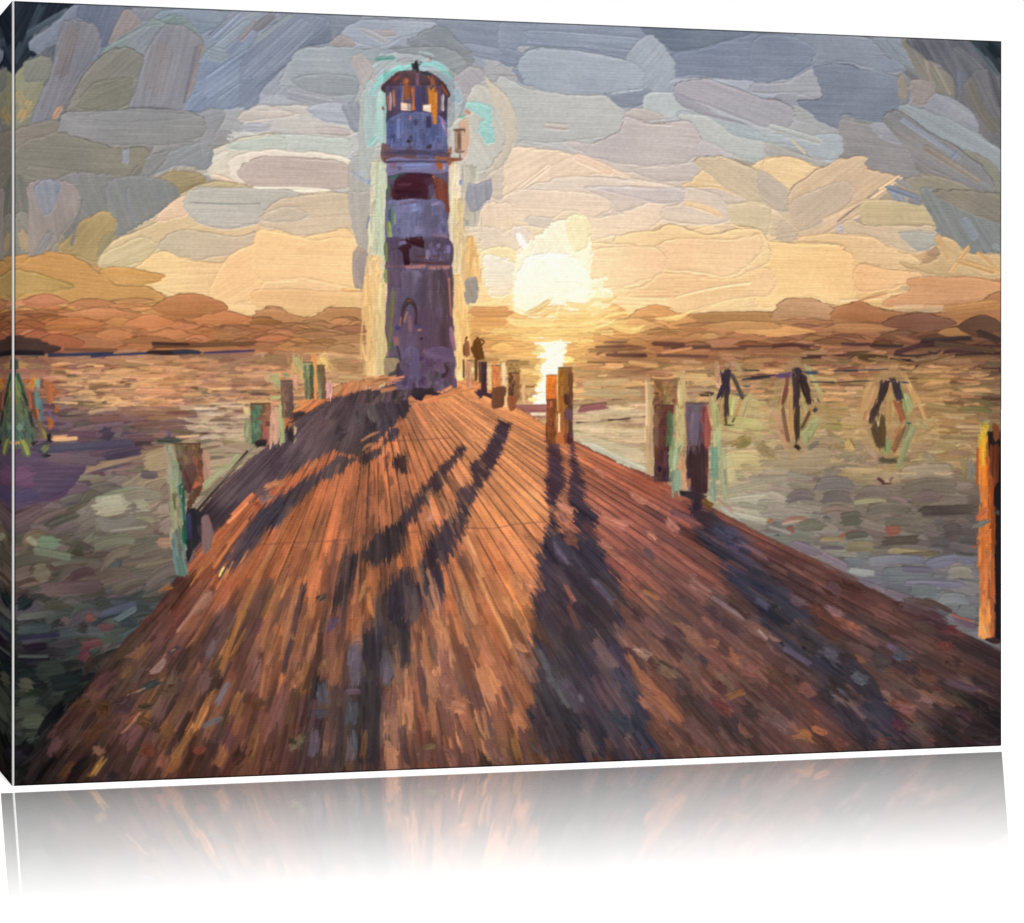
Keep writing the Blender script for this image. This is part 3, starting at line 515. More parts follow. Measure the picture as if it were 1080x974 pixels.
SHP = [PT(352,419,420,404,438,418,428,440,412,452,395,470,378,483,352,476,325,490,300,505,270,520,240,548,215,575,203,590,203,546,240,505,270,474,290,462,318,440),
 PT(378,483,355,480,337,496,312,512,285,530,262,548,235,590,232,606,256,592,276,566,296,550,320,528,340,508,360,498),
 PT(412,452,402,470,376,482,384,492,402,480,404,470,420,462,424,450), PT(420,478,428,482,431,498,424,500,412,490),
 PT(526,443,540,447,532,468,520,497,507,515,497,536,488,560,482,578,467,600,440,602,452,575,465,548,480,545,482,517,498,510,496,492,510,478,522,455),
 PT(486,470,492,473,486,482,470,500,468,512,452,530,438,548,428,556,424,584,414,590,404,594,392,600,382,592,388,570,410,558,424,544,440,520,456,500,474,484), PT(366,584,382,582,380,600,368,616,352,620),
 PT(357,598,383,596,372,625,360,650,352,640,354,615), PT(440,600,470,600,464,628,456,643,446,640,434,652,432,690,430,708,418,702,414,690,401,705,401,806,380,808,362,800,345,812,340,770,346,728,360,715,364,690,384,690,388,664,396,640,412,620,425,600),
 PT(330,716,346,716,344,770,330,800,316,812,318,770,324,750),
 PT(576,463,590,466,594,490,598,512,590,522,586,545,592,560,612,560,600,540,598,520,602,500,600,466,606,466,608,482,616,507,618,530,632,542,626,560,637,582,648,608,656,638,658,674,668,710,680,744,704,800,702,806,580,808,572,780,560,751,568,703,562,678,568,664,560,626,566,605,565,585,576,562,580,540,574,515,578,500),
 PT(727,533,752,538,770,557,790,572,792,586,812,608,836,633,854,646,866,664,893,685,913,715,943,746,949,767,985,790,915,796,895,767,864,736,861,715,825,685,808,666,790,640,770,612,757,586,735,570,732,555)]
patch(DECK, (110,72,56), 70, br=8, sm=False)
def rad(x, y): return math.atan2(y-VY, x-VX)
def xb(x, y): return VX+(x-VX)*464/(max(y-VY, 8))
PL = rng.normal(0, 1, 200)
def deckcol(x, y, ja=8, hj=5):
    b = xb(x, y); k = int(b//34)
    f = min(1., (y-400)/60) if y > 400 else 0
    c = LIT(x, y); return jit(c*(1+.07*PL[k % 200]*f), ja, hj)
def deckstrokes(n, fn, Lk, wk, sel, y0=402, y1=826, pw=1.0, ol=0.1, **kw):
    for q in range(n):
        y = y0+(y1-y0)*rng.uniform(0, 1)**pw; x = rng.uniform(14, 1060)
        if not pin(x, y, DECK) or not sel(x, y): continue
        r = math.hypot(x-VX, y-VY); a = rad(x, y)+rng.normal(0, .03)
        fl = min(1., max(.28, (y-VY)/300)); sc = fl*(.9 if abs(x-VX) < 260 else .72)
        l = Lk*sc*rng.uniform(.5, 1.5)/2; w = wk*sc*rng.uniform(.5, 1.3)
        stroke(x-math.cos(a)*l, y-math.sin(a)*l, x+math.cos(a)*l, y+math.sin(a)*l, w, fn(x, y), rng.normal(0, w*.12), br=7, hk=.8, ol=ol, **kw)
inshd = lambda x, y: any(pin(x, y, p) for p in SHP)
def plank(bx, w=1., col=(70,40,36), y0=415, y1=800, al=.85):
    px = py = None
    for y in np.arange(y0, y1, 14):
        t = (y-VY)/464; x = VX+(bx-VX)*t
        if px is not None and pin(x, y, DECK) and pin(px, py, DECK) and rng.uniform() < (.93 if y < 640 else .6):
            stroke(px, py, x, y, w*(.55+1.1*t), jit(col, 8), 0, br=3, alpha=al, hk=.6, rag=0)
        px, py = x+rng.normal(0, .3), y
# every plank laid in with streaks that follow the grain
DX0, DY0 = 10, 396
a0, b0, X, Y, base = raster(LIT, DX0, DY0, 1060, 832)
X, Y = X/SC, Y/SC
ty = np.maximum(Y-VY, 8); XB = VX+(X-VX)*464/ty; RR = np.log(ty)*150
def tex(T, n, s): return T[n.astype(np.int32) & 1023, s.astype(np.int32) & 1023]
pk = np.floor(XB/34.).astype(int)
shp = PL[pk % 200]
fade = np.clip((Y-405)/50, 0, 1)
t1 = tex(BR, XB*1.1+300, RR*1.6); t2 = tex(LN, XB*.55+90, RR*.9+pk*37); t3 = tex(FN, XB*.45, RR*.5+200)
amt = .6+.4*np.clip((Y-450)/200, 0, 1)
val = 1+fade*(.055*shp) + amt*(.075*t1+.10*t2+.05*t3)
col = base*val[..., None] + (np.array([3., -1., -3.])*(t2*.8)[..., None])
_g = (.34*np.exp(-((X-525)/85)**2-((Y-455)/75)**2))[..., None]; col = col*(1-_g)+np.array([250, 166, 98])*_g*(1+.12*t1+.1*t2)[..., None]
# seams
dd = np.abs(XB/34.-np.round(XB/34.))*34*ty/464
wid = .45+.5*ty/464
sm = np.clip((wid-dd)/.7+.5, 0, 1)*np.clip((Y-425)/30, 0, 1)*(.30+.30*np.clip(tex(LN, pk*29.+5, RR*.8), -1, 1))*np.where(Y > 650, .45, 1)
col = col*(1-np.clip(sm, 0, .7))[..., None]
# shadow mask with edges dragged along the planks
near = inside(X, Y, PT(0,360, 1080,360, 1080,840, 0,840))*0-99
wig = (tex(FN, XB*1.3, RR*.35+77)*2.0+tex(BR, XB*.8+40, RR*.8)*1.9+tex(LN, XB*1.1+200, RR*.7)*.8)*np.clip(ty/200, .35, 1.4)
for p in SHP:
    q = np.array(p); x0, y0 = q.min(0)-9; x1, y1 = q.max(0)+9
    ia, ib = max(0, int(x0*SC)-a0), max(0, int(x1*SC)-a0); ja, jb = max(0, int(y0*SC)-b0), max(0, int(y1*SC)-b0)
    near[ja:jb, ia:ib] = np.maximum(near[ja:jb, ia:ib], inside(X[ja:jb, ia:ib], Y[ja:jb, ia:ib], q))
sh = np.clip((near+wig)/1.8+.5, 0, 1)[..., None]
scol = raster(SHD, DX0, DY0, 1060, 832)[4]*(1+.10*t1+.10*t2)[..., None]
col = col*(1-sh)+scol*sh
dm = np.clip((inside(X, Y, np.array(DECK))+tex(FN, XB, RR)*.8)/1.2+.5, 0, 1)[..., None]
h_, w_ = dm.shape[:2]
IMG[b0:b0+h_, a0:a0+w_] = IMG[b0:b0+h_, a0:a0+w_]*(1-dm)+col*dm
HGT[b0:b0+h_, a0:a0+w_] = HGT[b0:b0+h_, a0:a0+w_]*(1-dm[..., 0])+(.5+.22*t1)*dm[..., 0]
BASE = IMG.copy()
def streaks(n, xr, yr, cols, L, w, al=.75):
    for q in range(n):
        x = rng.uniform(*xr); y = rng.uniform(*yr)
        if not pin(x, y, DECK): continue
        a = rad(x, y)+rng.normal(0, .02); l = L*rng.uniform(.5, 1.5)/2; sc = min(1, (y-VY)/300)
        stroke(x-math.cos(a)*l*sc, y-math.sin(a)*l*sc, x+math.cos(a)*l*sc, y+math.sin(a)*l*sc, w*sc*rng.uniform(.4, 1.3), jit(cols[rng.integers(len(cols))], 9, 3), rng.normal(0, .8), br=6, dry=.5, alpha=al, ol=.08)
DK = [(66,46,46),(56,42,46),(84,54,46),(74,50,40)]
streaks(90, (300, 500), (590, 800), DK, 70, 9); streaks(46, (380, 480), (480, 600), DK, 40, 8); streaks(120, (60, 330), (620, 820), DK, 46, 10, .6)
streaks(60, (420, 560), (600, 800), [(210,130,80),(190,110,64),(224,146,92)], 50, 7); streaks(90, (150, 380), (560, 780), [(206,128,66),(180,106,70),(196,120,84)], 50, 5)
streaks(150, (560, 1040), (560, 800), [(92,66,62),(74,54,54),(110,80,76),(62,48,52)], 34, 12, .6); streaks(90, (640, 1000), (560, 800), [(150,98,82),(128,84,76),(160,104,72)], 30, 9, .6)
streaks(160, (40, 480), (620, 822), [(96,66,64),(110,76,70),(76,54,50),(120,80,66),(86,58,60),(70,50,46)], 30, 17, .62); streaks(110, (480, 1040), (640, 800), [(84,64,66),(104,76,70),(70,54,56)], 28, 17, .5)
streaks(60, (430, 580), (430, 560), [(240,158,94),(250,176,110)], 40, 5, .6)
BASE = IMG.copy()
def under(x, y):
    j = min(PH-1, max(0, int(y*SC))); i = min(PW-1, max(0, int(x*SC)))
    return BASE[max(0, j-2):j+3, max(0, i-2):i+3].mean((0, 1))
deckstrokes(1500, lambda x, y: jit(under(x, y), 9+9*(y > 600), 3), 46, 12, lambda x, y: y > 440 and (y > 560 or rng.uniform() < .5), pw=.62, ol=.12, dry=.3, alpha=.8)
deckstrokes(700, lambda x, y: jit(under(x, y), 12, 3), 34, 6, lambda x, y: y > 430, pw=.75, ol=.1, dry=.3, alpha=.8)
for i in (-7,-5,-4,-3,-1,2,6): plank(VX-14+i*44, .8, col=(226,146,88), y0=500, y1=680, al=.45)
for i in range(0, 28): plank(VX-20+i*34, 1.05, col=(74,38,34), y0=425, y1=650, al=.8)
for pts in ([(270,575),(330,572),(372,570)],[(420,563),(455,560),(470,556)],[(490,557),(520,558),(545,553),(575,551)],[(395,466),(450,464),(475,462)]):
    for (a, b), (c, d) in zip(pts, pts[1:]): stroke(a, b, c, d, 1.5, (112,64,48), 0, alpha=.7)
deckstrokes(420, lambda x, y: jit(np.minimum(under(x, y)*1.2, 250), 6, 3), 26, 2.6, lambda x, y: not inshd(x, y) and y > 430, pw=.9, alpha=.7, dry=.3)
deckstrokes(420, lambda x, y: jit(under(x, y)*.68, 8, 2), 26, 2.6, lambda x, y: y > 440, pw=.7, alpha=.7, dry=.3)
# the laid-in planks and shadows show through the later dabs
_k = (.42-.14*np.clip((Y-560)/160, 0, 1))[..., None]*dm
IMG[b0:b0+h_, a0:a0+w_] = IMG[b0:b0+h_, a0:a0+w_]*(1-_k)+col*_k
def many2(K, lst):
    for c, w, a in lst:
        m = sum(c) > 360
        if m:
            x = int((K[0]+(a[0]+a[2])/2/K[2])*SC); y = int((K[1]+(a[1]+a[3])/2/K[2])*SC)
            c = np.array(c)*.68+IMG[y-6:y+7, max(0, x-6):x+7].mean((0, 1))*.32
        bundle(K, c, w, *a, br=6, ol=.05, alpha=.8 if m else .95)
K6 = (270,600,3.896); K7 = (540,600,3.896); K5 = (0,600,3.896); K2 = (270,400,4.)
def many(K, lst, **kw):
    for c, w, a in lst: bundle(K, c, w, *a, br=6, ol=.06, **kw)
def dab(K, lst):
    for c, w, a in lst:
        x = K[0]+(a[0]+a[2])/2/K[2]; y = K[1]+(a[1]+a[3])/2/K[2]
        c = np.array(c)*.72+under(x, y)*.28
        bundle(K, c, w, *a, rng.normal(0, w*.1), br=6, ol=.1, alpha=.8)
dab(K6, [((84,78,92),50,(420,310,400,480)), ((96,92,112),30,(400,300,390,440)), ((150,100,84),34,(400,290,440,290)), ((92,74,92),24,(370,505,430,505)), ((78,82,92),50,(400,540,390,640)), ((112,90,98),40,(390,680,385,790)), ((86,90,96),24,(400,660,410,760)), ((38,32,36),50,(470,240,470,420)), ((44,38,44),60,(470,440,470,800)),((76,72,84),60,(530,340,530,480)), ((92,88,110),34,(545,400,540,470)), ((130,84,70),50,(560,500,550,620)), ((176,112,82),50,(550,620,550,680)), ((196,140,96),24,(530,700,560,740)), ((188,124,90),34,(575,740,575,830)), ((96,92,104),44,(270,470,280,560)), ((74,66,80),34,(230,600,300,590)), ((104,90,104),44,(250,660,230,780)), ((50,42,44),40,(330,520,310,720)), ((40,34,38),34,(350,560,340,800)), ((92,94,66),34,(190,690,140,740)), ((56,50,36),34,(160,700,140,720)), ((120,80,44),24,(450,660,440,780)), ((50,44,40),20,(250,130,290,110)), ((120,110,70),6,(250,140,280,100)), ((86,66,96),34,(330,200,300,250)),
  ((120,84,60),50,(290,360,280,430)), ((76,48,40),34,(260,350,200,500)), ((60,44,44),24,(150,290,110,430)), ((70,46,44),24,(200,60,150,270)), ((206,126,72),24,(170,80,110,330)), ((196,116,66),24,(60,170,20,330)), ((170,100,70),40,(60,400,30,540)), ((180,110,72),40,(190,420,150,490)), ((216,142,80),20,(450,60,430,130)), ((222,130,60),20,(460,100,480,200)), ((160,86,50),40,(400,200,390,260)), ((48,42,50),80,(590,60,570,220)), ((66,60,68),60,(630,60,640,230)), ((40,36,44),50,(610,200,610,400)), ((36,32,36),8,(900,640,945,720)), ((196,120,80),50,(800,560,860,580)), ((150,92,74),60,(760,440,800,500)), ((96,70,60),40,(720,280,735,420)), ((186,106,60),30,(690,300,720,420)), ((204,128,76),40,(740,200,790,330)), ((204,134,86),24,(850,90,900,220)), ((150,84,56),60,(920,240,1000,420)), ((226,150,80),14,(910,20,1050,330)), ((100,70,62),60,(700,740,700,800)), ((112,100,56),24,(690,735,740,730)), ((70,48,50),30,(600,640,620,800)), ((86,52,44),30,(1010,480,1050,600)), ((100,60,56),40,(780,740,820,800)), ((112,70,66),40,(950,700,1020,800))])
dab(K7, [((200,120,78),50,(20,30,90,90)), ((214,134,80),50,(0,20,60,140)), ((206,128,80),30,(10,310,60,340)), ((170,96,56),50,(0,400,80,560)), ((196,116,64),30,(10,580,60,660)), ((150,92,40),30,(0,680,30,790)), ((190,110,84),20,(220,70,260,140)), ((122,74,60),24,(230,150,280,250)), ((96,92,112),24,(330,40,420,140)), ((92,92,96),24,(110,330,160,460)), ((98,100,96),20,(160,440,240,570)), ((84,72,84),60,(200,450,270,570)), ((60,66,72),50,(400,600,470,660)), ((110,84,74),44,(280,640,340,760)), ((200,140,112),40,(510,330,570,360)), ((226,170,140),12,(500,330,540,345)), ((190,112,62),26,(480,350,560,480)), ((160,94,66),50,(560,500,690,630)), ((184,108,62),20,(600,520,700,630)), ((150,108,80),50,(590,400,680,450)), ((56,54,72),40,(420,400,520,540)), ((168,104,76),40,(700,240,780,290)), ((210,124,64),20,(540,90,600,120)), ((166,108,94),40,(730,40,820,110)), ((150,122,124),20,(820,110,960,210)), ((86,60,50),60,(880,100,990,190)), ((160,96,72),30,(800,290,850,310)), ((146,88,76),50,(950,400,1000,430)), ((130,98,82),50,(850,430,910,500)), ((62,50,44),60,(950,570,1010,620)), ((144,92,74),30,(930,630,980,690)), ((120,56,50),44,(820,540,900,600)), ((150,96,50),30,(880,530,960,500)), ((176,104,72),34,(890,350,940,380)), ((80,48,44),40,(830,470,880,510)), ((96,50,48),24,(550,750,590,750)), ((60,84,110),8,(70,710,120,770)), ((110,76,68),50,(700,640,820,740)), ((112,70,52),60,(560,620,680,760)), ((60,44,48),40,(100,600,150,760)), ((46,40,48),30,(240,600,290,660)), ((150,92,78),40,(540,200,630,280)), ((108,70,68),50,(620,230,700,300)), ((60,52,60),30,(760,350,810,400)),((190,160,160),12,(1010,250,1050,290))])
dab(K8, [((64,60,72),80,(20,80,170,200)), ((50,50,60),80,(120,230,300,360)), ((46,46,54),80,(300,380,460,540)), ((52,50,66),70,(400,540,560,680)), ((44,40,46),70,(280,560,420,720)), ((96,92,106),44,(220,330,290,370)), ((96,104,116),44,(340,430,410,470)), ((36,36,42),50,(130,300,200,340)), ((84,90,110),12,(280,490,330,530)), ((110,84,92),40,(80,110,160,150)), ((150,110,116),30,(240,160,310,190)), ((96,56,44),50,(160,160,220,180)), ((150,84,60),30,(320,220,380,250)), ((150,90,70),10,(340,240,380,270)), ((62,74,88),50,(520,340,570,365)), ((112,90,128),20,(490,310,530,330)), ((70,60,60),70,(430,360,500,400)), ((64,42,42),70,(740,380,790,410)), ((116,60,52),50,(700,320,750,330)), ((100,50,50),40,(730,250,780,260)), ((92,56,44),34,(200,240,300,300)), ((120,72,52),40,(620,420,700,460)), ((60,40,36),24,(590,450,680,510)), ((130,72,56),40,(500,540,600,560)), ((160,112,110),20,(620,530,680,555)), ((140,86,84),40,(540,570,600,580)), ((150,110,104),16,(470,500,500,520)), ((96,48,56),50,(520,620,560,660)), ((100,84,76),50,(590,630,650,670)), ((110,70,62),50,(450,700,500,720)), ((168,104,58),44,(120,680,180,700)), ((192,108,66),28,(180,655,245,680)), ((124,68,58),50,(270,700,320,740)), ((146,88,80),44,(130,480,190,520)), ((110,96,118),24,(60,320,180,400)), ((180,130,112),14,(0,275,50,300)), ((116,84,82),50,(10,610,80,660)), ((78,60,48),60,(0,420,60,470)), ((84,58,56),60,(560,140,680,170)), ((72,50,54),60,(640,190,720,230)), ((66,44,38),50,(240,60,380,100)), ((96,72,80),40,(240,60,300,100)), ((56,42,44),50,(840,440,950,500)), ((46,38,38),60,(860,560,950,620)), ((38,32,32),60,(800,660,950,700)), ((84,66,80),30,(740,460,860,500)), ((44,44,40),40,(710,650,780,680)), ((60,36,44),50,(760,580,840,620)), ((96,72,72),16,(770,610,820,650)), ((88,44,36),20,(670,490,720,500))])
dab(K5, [((176,122,100),40,(870,110,800,180)), ((206,146,120),12,(860,90,730,260)), ((184,114,74),14,(700,60,650,100)), ((206,120,40),12,(680,85,710,75)), ((96,84,100),30,(880,290,850,370)), ((60,56,70),14,(690,350,740,320)), ((196,150,140),30,(680,370,620,430)), ((52,68,74),30,(660,460,580,500)), ((200,150,110),8,(600,490,520,520)), ((200,170,130),6,(700,340,720,330)), ((36,34,40),24,(570,570,620,560)), ((96,70,50),60,(660,520,720,500)), ((196,120,62),22,(1000,170,900,440)), ((190,118,60),18,(890,460,800,660)), ((166,104,54),28,(780,680,710,790)), ((206,128,56),14,(1050,60,960,280)), ((168,118,92),50,(410,730,390,760)), ((196,138,66),24,(430,770,370,860)), ((210,160,90),7,(440,780,390,850)), ((118,58,40),70,(620,720,580,760)), ((164,96,70),40,(680,760,650,820)), ((120,76,82),60,(580,640,520,720)), ((110,70,72),50,(250,690,180,750)), ((100,62,66),50,(470,430,400,490)), ((150,96,70),30,(600,320,530,370)), ((150,92,60),16,(620,300,560,370)), ((120,84,56),40,(500,450,540,400)), ((112,120,140),24,(940,460,890,560)), ((106,110,120),24,(920,610,830,650)), ((150,74,60),34,(850,740,790,750)), ((176,108,64),40,(930,730,890,820)), ((180,110,60),30,(990,500,950,600)), ((120,84,84),50,(860,420,830,520)), ((60,40,34),40,(560,620,620,650)), ((170,90,60),16,(570,590,520,640)), ((220,150,110),10,(580,590,500,680)), ((74,52,60),60,(480,560,540,530)), ((46,40,46),40,(480,840,440,870)), ((58,34,28),50,(1000,740,960,800)), ((56,36,34),40,(900,440,870,500)), ((84,60,38),50,(300,590,360,540)), ((90,56,34),60,(400,560,440,600)), ((100,64,44),50,(450,620,340,720)), ((60,40,36),40,(350,420,400,370)), ((70,46,40),40,(230,680,330,560)), ((48,40,40),50,(120,800,200,700)), ((90,60,36),30,(250,860,300,790)), ((34,34,34),34,(300,840,370,770))])
dab(K3, [((206,130,96),34,(190,520,260,570)), ((120,78,76),30,(200,560,230,610)), ((222,134,104),34,(380,580,490,620)), ((224,140,110),30,(500,480,570,520)), ((216,128,100),20,(570,520,620,545)), ((206,124,100),24,(350,380,390,410)), ((206,126,104),40,(650,590,700,640)), ((200,120,90),30,(560,640,610,680)), ((200,120,90),40,(370,670,430,720)), ((186,112,80),24,(420,730,490,780)), ((150,84,60),50,(230,650,270,700)), ((110,92,108),34,(180,690,240,780)), ((56,40,48),30,(140,700,190,780)), ((90,72,96),34,(880,680,960,710)), ((60,58,76),50,(840,620,940,680)), ((74,66,92),50,(960,660,900,640)), ((104,92,112),16,(960,690,1060,740)), ((168,124,110),14,(860,500,940,560)), ((150,104,110),16,(980,700,1080,760)), ((84,64,66),30,(560,710,600,760)), ((76,64,84),24,(670,560,780,600)), ((132,84,80),24,(690,560,800,620))])
dab(K2, [((118,90,92),60,(310,160,240,240)), ((60,48,54),50,(340,240,370,220)), ((96,110,130),30,(20,520,60,490)), ((150,66,44),34,(0,540,20,530)), ((60,56,66),40,(40,580,100,520)), ((92,80,90),50,(60,440,10,500)), ((236,150,90),20,(100,430,30,460)), ((222,134,80),20,(120,430,60,450)), ((216,130,80),20,(260,330,220,380)), ((110,96,90),40,(480,90,500,180)), ((86,74,76),40,(420,110,440,200)), ((240,150,90),10,(520,220,440,260)), ((230,140,80),14,(500,270,450,290)), ((214,140,120),24,(740,570,730,600)), ((232,150,90),24,(880,660,960,830)), ((200,110,60),30,(600,170,640,240))])
# glints at the left edge of the deck
for a in ((240,600,228,622),(262,580,250,600),(214,598,200,618),(246,592,236,612)): stroke(*a, 1.8, (236,150,84), alpha=.7, dry=.5); 
stroke(236,598,231,608,2.2,(255,226,120)); stroke(252,560,225,600,3,(214,124,70)); stroke(262,548,240,575,4,(206,110,64)); stroke(268,520,244,545,5,(226,124,80)); stroke(262,530,240,552,3,(240,140,84))
# dark edge lines of the deck
for (a, b, c, d) in ((600,464,700,510),(740,532,812,568),(812,568,905,612)): stroke(a, b, c, d, 2.4, (110,64,54), 0, alpha=.7)
stroke(203,545,262,476,3,(52,44,44)); stroke(205,536,270,470,2.2,(128,118,100))
P((160,440,5.411), (158,162,120), -45, [290,370,400,290,487,210,487,250,400,320,310,415,285,420], br=6)
P((160,440,5.411), (176,134,112), 80, [280,200,330,210,330,330,290,370,275,330], br=6)
# pale water seen between deck edge and posts, right
P(K3, (206,200,172), 27, [290,262,340,268,470,330,590,385,596,410,480,365,370,315], br=6)

# ---------------------------------------------------------------- tower halo and tower
TA = (380,50,7.49); TB = (380,170,7.49); TC = (380,290,6.957)
def vband(x0, y0, x1, y1, w, col, n=10, ja=5, K=(0,0,1.), L=30, br=6):
    """a vertical run of short vertical strokes"""
    for q in range(n*5):
        t = rng.uniform(); x = x0+(x1-x0)*t+rng.normal(0, w*.3); y = y0+(y1-y0)*t
        l = L*rng.uniform(.4, 1.6)/2
        ya, yb = max(y0, y-l), min(y1, y+l)
        S(K, jit(col, 6, 3), max(1.1, w*rng.uniform(.1, .34)), x, ya, x+rng.normal(0, 1.4), yb, rng.normal(0, 1.2), br=br, hk=1.6, dry=.5, alpha=.8)
# grey halo round the lantern
P(TA, (150,160,164), -30, [0,330,40,200,160,80,330,20,520,20,700,80,840,190,880,300,800,420,760,560,700,620,700,400,560,200,360,160,200,280,140,420,120,620,40,640], br=6)
P(TA, (124,132,136), -20, [200,20,300,0,560,-10,760,30,860,130,830,190,760,220,640,130,480,80,330,60], br=6, ol=.15)
P(B, (166,160,160), 60, [405,255,450,230,500,300,520,400,500,520,480,560,450,450,440,350], br=5)
P(B, (124,128,140), 60, [365,450,430,430,460,420,440,540,400,550,380,500], br=5)
P(B, (170,178,170), 80, [440,420,500,380,500,640,470,770,440,700], br=5)
P(TA, (150,172,168), 85, [40,300,130,300,120,640,160,760,40,760], br=6)
P(TA, (150,190,176), 85, [130,380,200,340,205,740,150,760,120,640], br=6)
P(TA, (158,154,160), 45, [760,220,880,150,980,190,960,290,850,380,780,340], br=5, ol=.12)
P(TA, (192,190,180), 60, [900,300,1020,330,1130,520,1160,700,1120,860,980,980,740,960,700,700,760,560,860,520,840,440], br=5)
P(TA, (198,188,170), 70, [990,240,1060,300,1180,420,1240,600,1200,820,1100,960,980,1000,1120,800,1130,600,1040,400], br=5, ol=.15)
P(TA, (128,190,178), 30, [830,440,980,450,1040,500,1050,640,1060,740,990,760,940,640,960,560,880,500], br=6)
P(TA, (206,168,140), 80, [790,600,850,560,870,700,850,800,820,880,790,700], br=6); S(TA, (206,140,110), 26, 830,500,870,530)
S(TA, (96,110,140), 16, 830,440,780,560,alpha=.6); S(TA, (100,190,150), 20, 780,560,830,550)
P(TA, (96,206,190), -40, [90,360,110,300,180,210,260,150,340,140,390,140,390,180,300,200,200,260,140,310,110,400], br=7)
P(TA, (98,190,190), 35, [480,130,560,110,640,130,700,200,720,250,640,200,560,170,490,180], br=7)
P(TA, (136,160,172), 45, [580,180,640,190,740,280,800,420,760,440,700,340,640,240], br=6)
S(TA, (80,140,130), 34, 120,95,270,80); S(TA,(70,96,100),50,400,130,480,140); S(TA, (150,206,196), 14, 60,780,130,690); S(TA,(90,206,180),16,70,780,130,700)
S(TA, (176,110,80), 22, 545,98,565,92); S(TA, (160,100,90), 20, 75,240,90,240); S(TA, (190,120,90), 22, 735,325,750,320); S(TA,(120,60,60),16,175,470,185,500)
S(B, (112,118,172), 12, 400,725,470,775, alpha=.6, dry=.5); S(B, (124,128,170), 10, 400,640,440,740, alpha=.5, dry=.5); S(B, (110,118,172), 12, 470,780,500,740)
for q in range(26):
    a = rng.uniform(-2.8, -.3); r = rng.uniform(38, 58)
    x, y = 438+r*.92*math.cos(a), 112+r*math.sin(a); l = 9
    stroke(x+l*math.sin(a), y-l*math.cos(a), x-l*math.sin(a), y+l*math.cos(a), rng.uniform(1.5, 4), jit((158,166,168), 7, 5), 1.5, alpha=.7)
S(TA,(96,206,190), 24, 100,360,230,190, 8); S(TA,(98,194,190), 24, 540,125,700,215, 10)
# cream vertical haloes down both sides
vband(398, 170, 397, 410, 12, (204,200,168), 40, K=(0,0,1.))
vband(402, 170, 400, 300, 7, (190,204,168), 26); vband(396, 270, 396, 400, 12, (234,196,134), 40); vband(388, 290, 388, 395, 8, (232,186,120), 16)
vband(402, 300, 402, 408, 8, (222,196,136), 16)
vband(478, 172, 480, 300, 11, (232,212,178), 40); vband(484, 210, 488, 300, 8, (216,190,140), 20); vband(480, 290, 484, 400, 12, (250,206,138), 44); vband(488, 300, 490, 390, 9, (244,192,122), 22)
vband(494, 250, 500, 300, 10, (232,182,112), 16); vband(493, 175, 500, 240, 12, (182,176,160), 14)
P(TB, (130,124,140), 85, [850,190,930,180,1030,150,1040,260,980,350,930,400,850,380], br=6); P(F, (150,140,130), 70, [885,390,930,370,940,440,920,480,888,480], br=5)
S(TB, (100,110,170), 22, 790,150,795,190); S(TB, (150,156,160), 20, 700,1,700,2); S(F, (206,176,130), 30, 905,490,920,530)
S(F, (212,150,92), 50, 900,520,1080,520); S(F, (222,160,96), 40, 900,560,1060,560)
# body of the tower
P((0,0,1.), (92,76,104), 90, [408,120, 470,120, 472,180, 474,250, 477,300, 478,350, 481,385, 482,408, 470,414, 440,418, 420,410, 410,400, 408,350, 406,280, 408,200], br=6, sm=False)
for q in range(150):
    y = rng.uniform(285, 405); x = rng.uniform(412, 476); l = rng.uniform(6, 22)
    c = (92,76,108) if x < 440 else (86,68,90)
    stroke(x, y-l/2, x+rng.normal(0, 1.5), y+l/2, rng.uniform(1.5, 6), jit(c, 7, 2), 0, br=5, alpha=.75, dry=.4)
for q in range(26):
    y = rng.uniform(286, 360); x = rng.uniform(424, 470); stroke(x, y, x+rng.normal(1, 2), y+rng.uniform(6, 20), rng.uniform(1, 2.6), jit((116,96,126), 8, 3), 0, alpha=.6, dry=.5)
# dome, lantern room
P(TA, (78,56,66), 80, [165,325,220,260,290,200,380,180,450,185,560,205,640,260,690,330,715,380,690,400,660,360,600,310,300,310,230,330,200,355], br=7, rag=.5)
P(TA, (74,58,84), 90, [200,298,680,298,682,640,205,600], sm=False, br=6, rag=.5)
for c, w, a in (((88,82,126),40,(325,300,320,450)), ((70,58,100),40,(300,330,300,480)), ((112,104,150),18,(345,300,335,430)), ((152,86,44),46,(368,260,368,430)), ((206,112,48),24,(418,320,428,490)), ((70,60,110),44,(455,300,455,560)), ((60,48,84),24,(500,310,500,440)), ((204,124,44),70,(572,320,575,500)), ((212,124,36),40,(585,480,585,610)), ((150,90,60),34,(560,230,580,300)), ((186,156,160),18,(240,350,240,500)), ((176,110,84),18,(262,330,265,470)), ((176,96,76),14,(215,380,225,500)), ((96,70,110),20,(625,300,625,520)), ((184,168,166),20,(652,380,650,500)), ((70,56,90),12,(685,380,680,600)), ((150,80,40),24,(640,290,690,380)), ((48,24,32),10,(640,270,700,360)), ((120,76,110),24,(450,200,450,300)), ((176,90,50),40,(365,240,360,290)), ((120,60,56),30,(250,270,320,220)), ((46,60,64),20,(480,200,560,220)), ((52,30,40),8,(175,330,300,210)), ((40,50,56),50,(430,120,440,185)), ((178,100,80),14,(420,310,424,420))):
    bundle(TA, c, w, *a, br=6, rag=.2)
P(TA, (248,208,178), 0, [320,435,397,448,395,502,322,498], sm=False, br=2, rag=0); P(TA, (252,222,196), 0, [494,456,556,452,558,515,496,500], sm=False, br=2, rag=0)
S(TA, (60,66,120), 20, 380,450,385,500,alpha=.5)
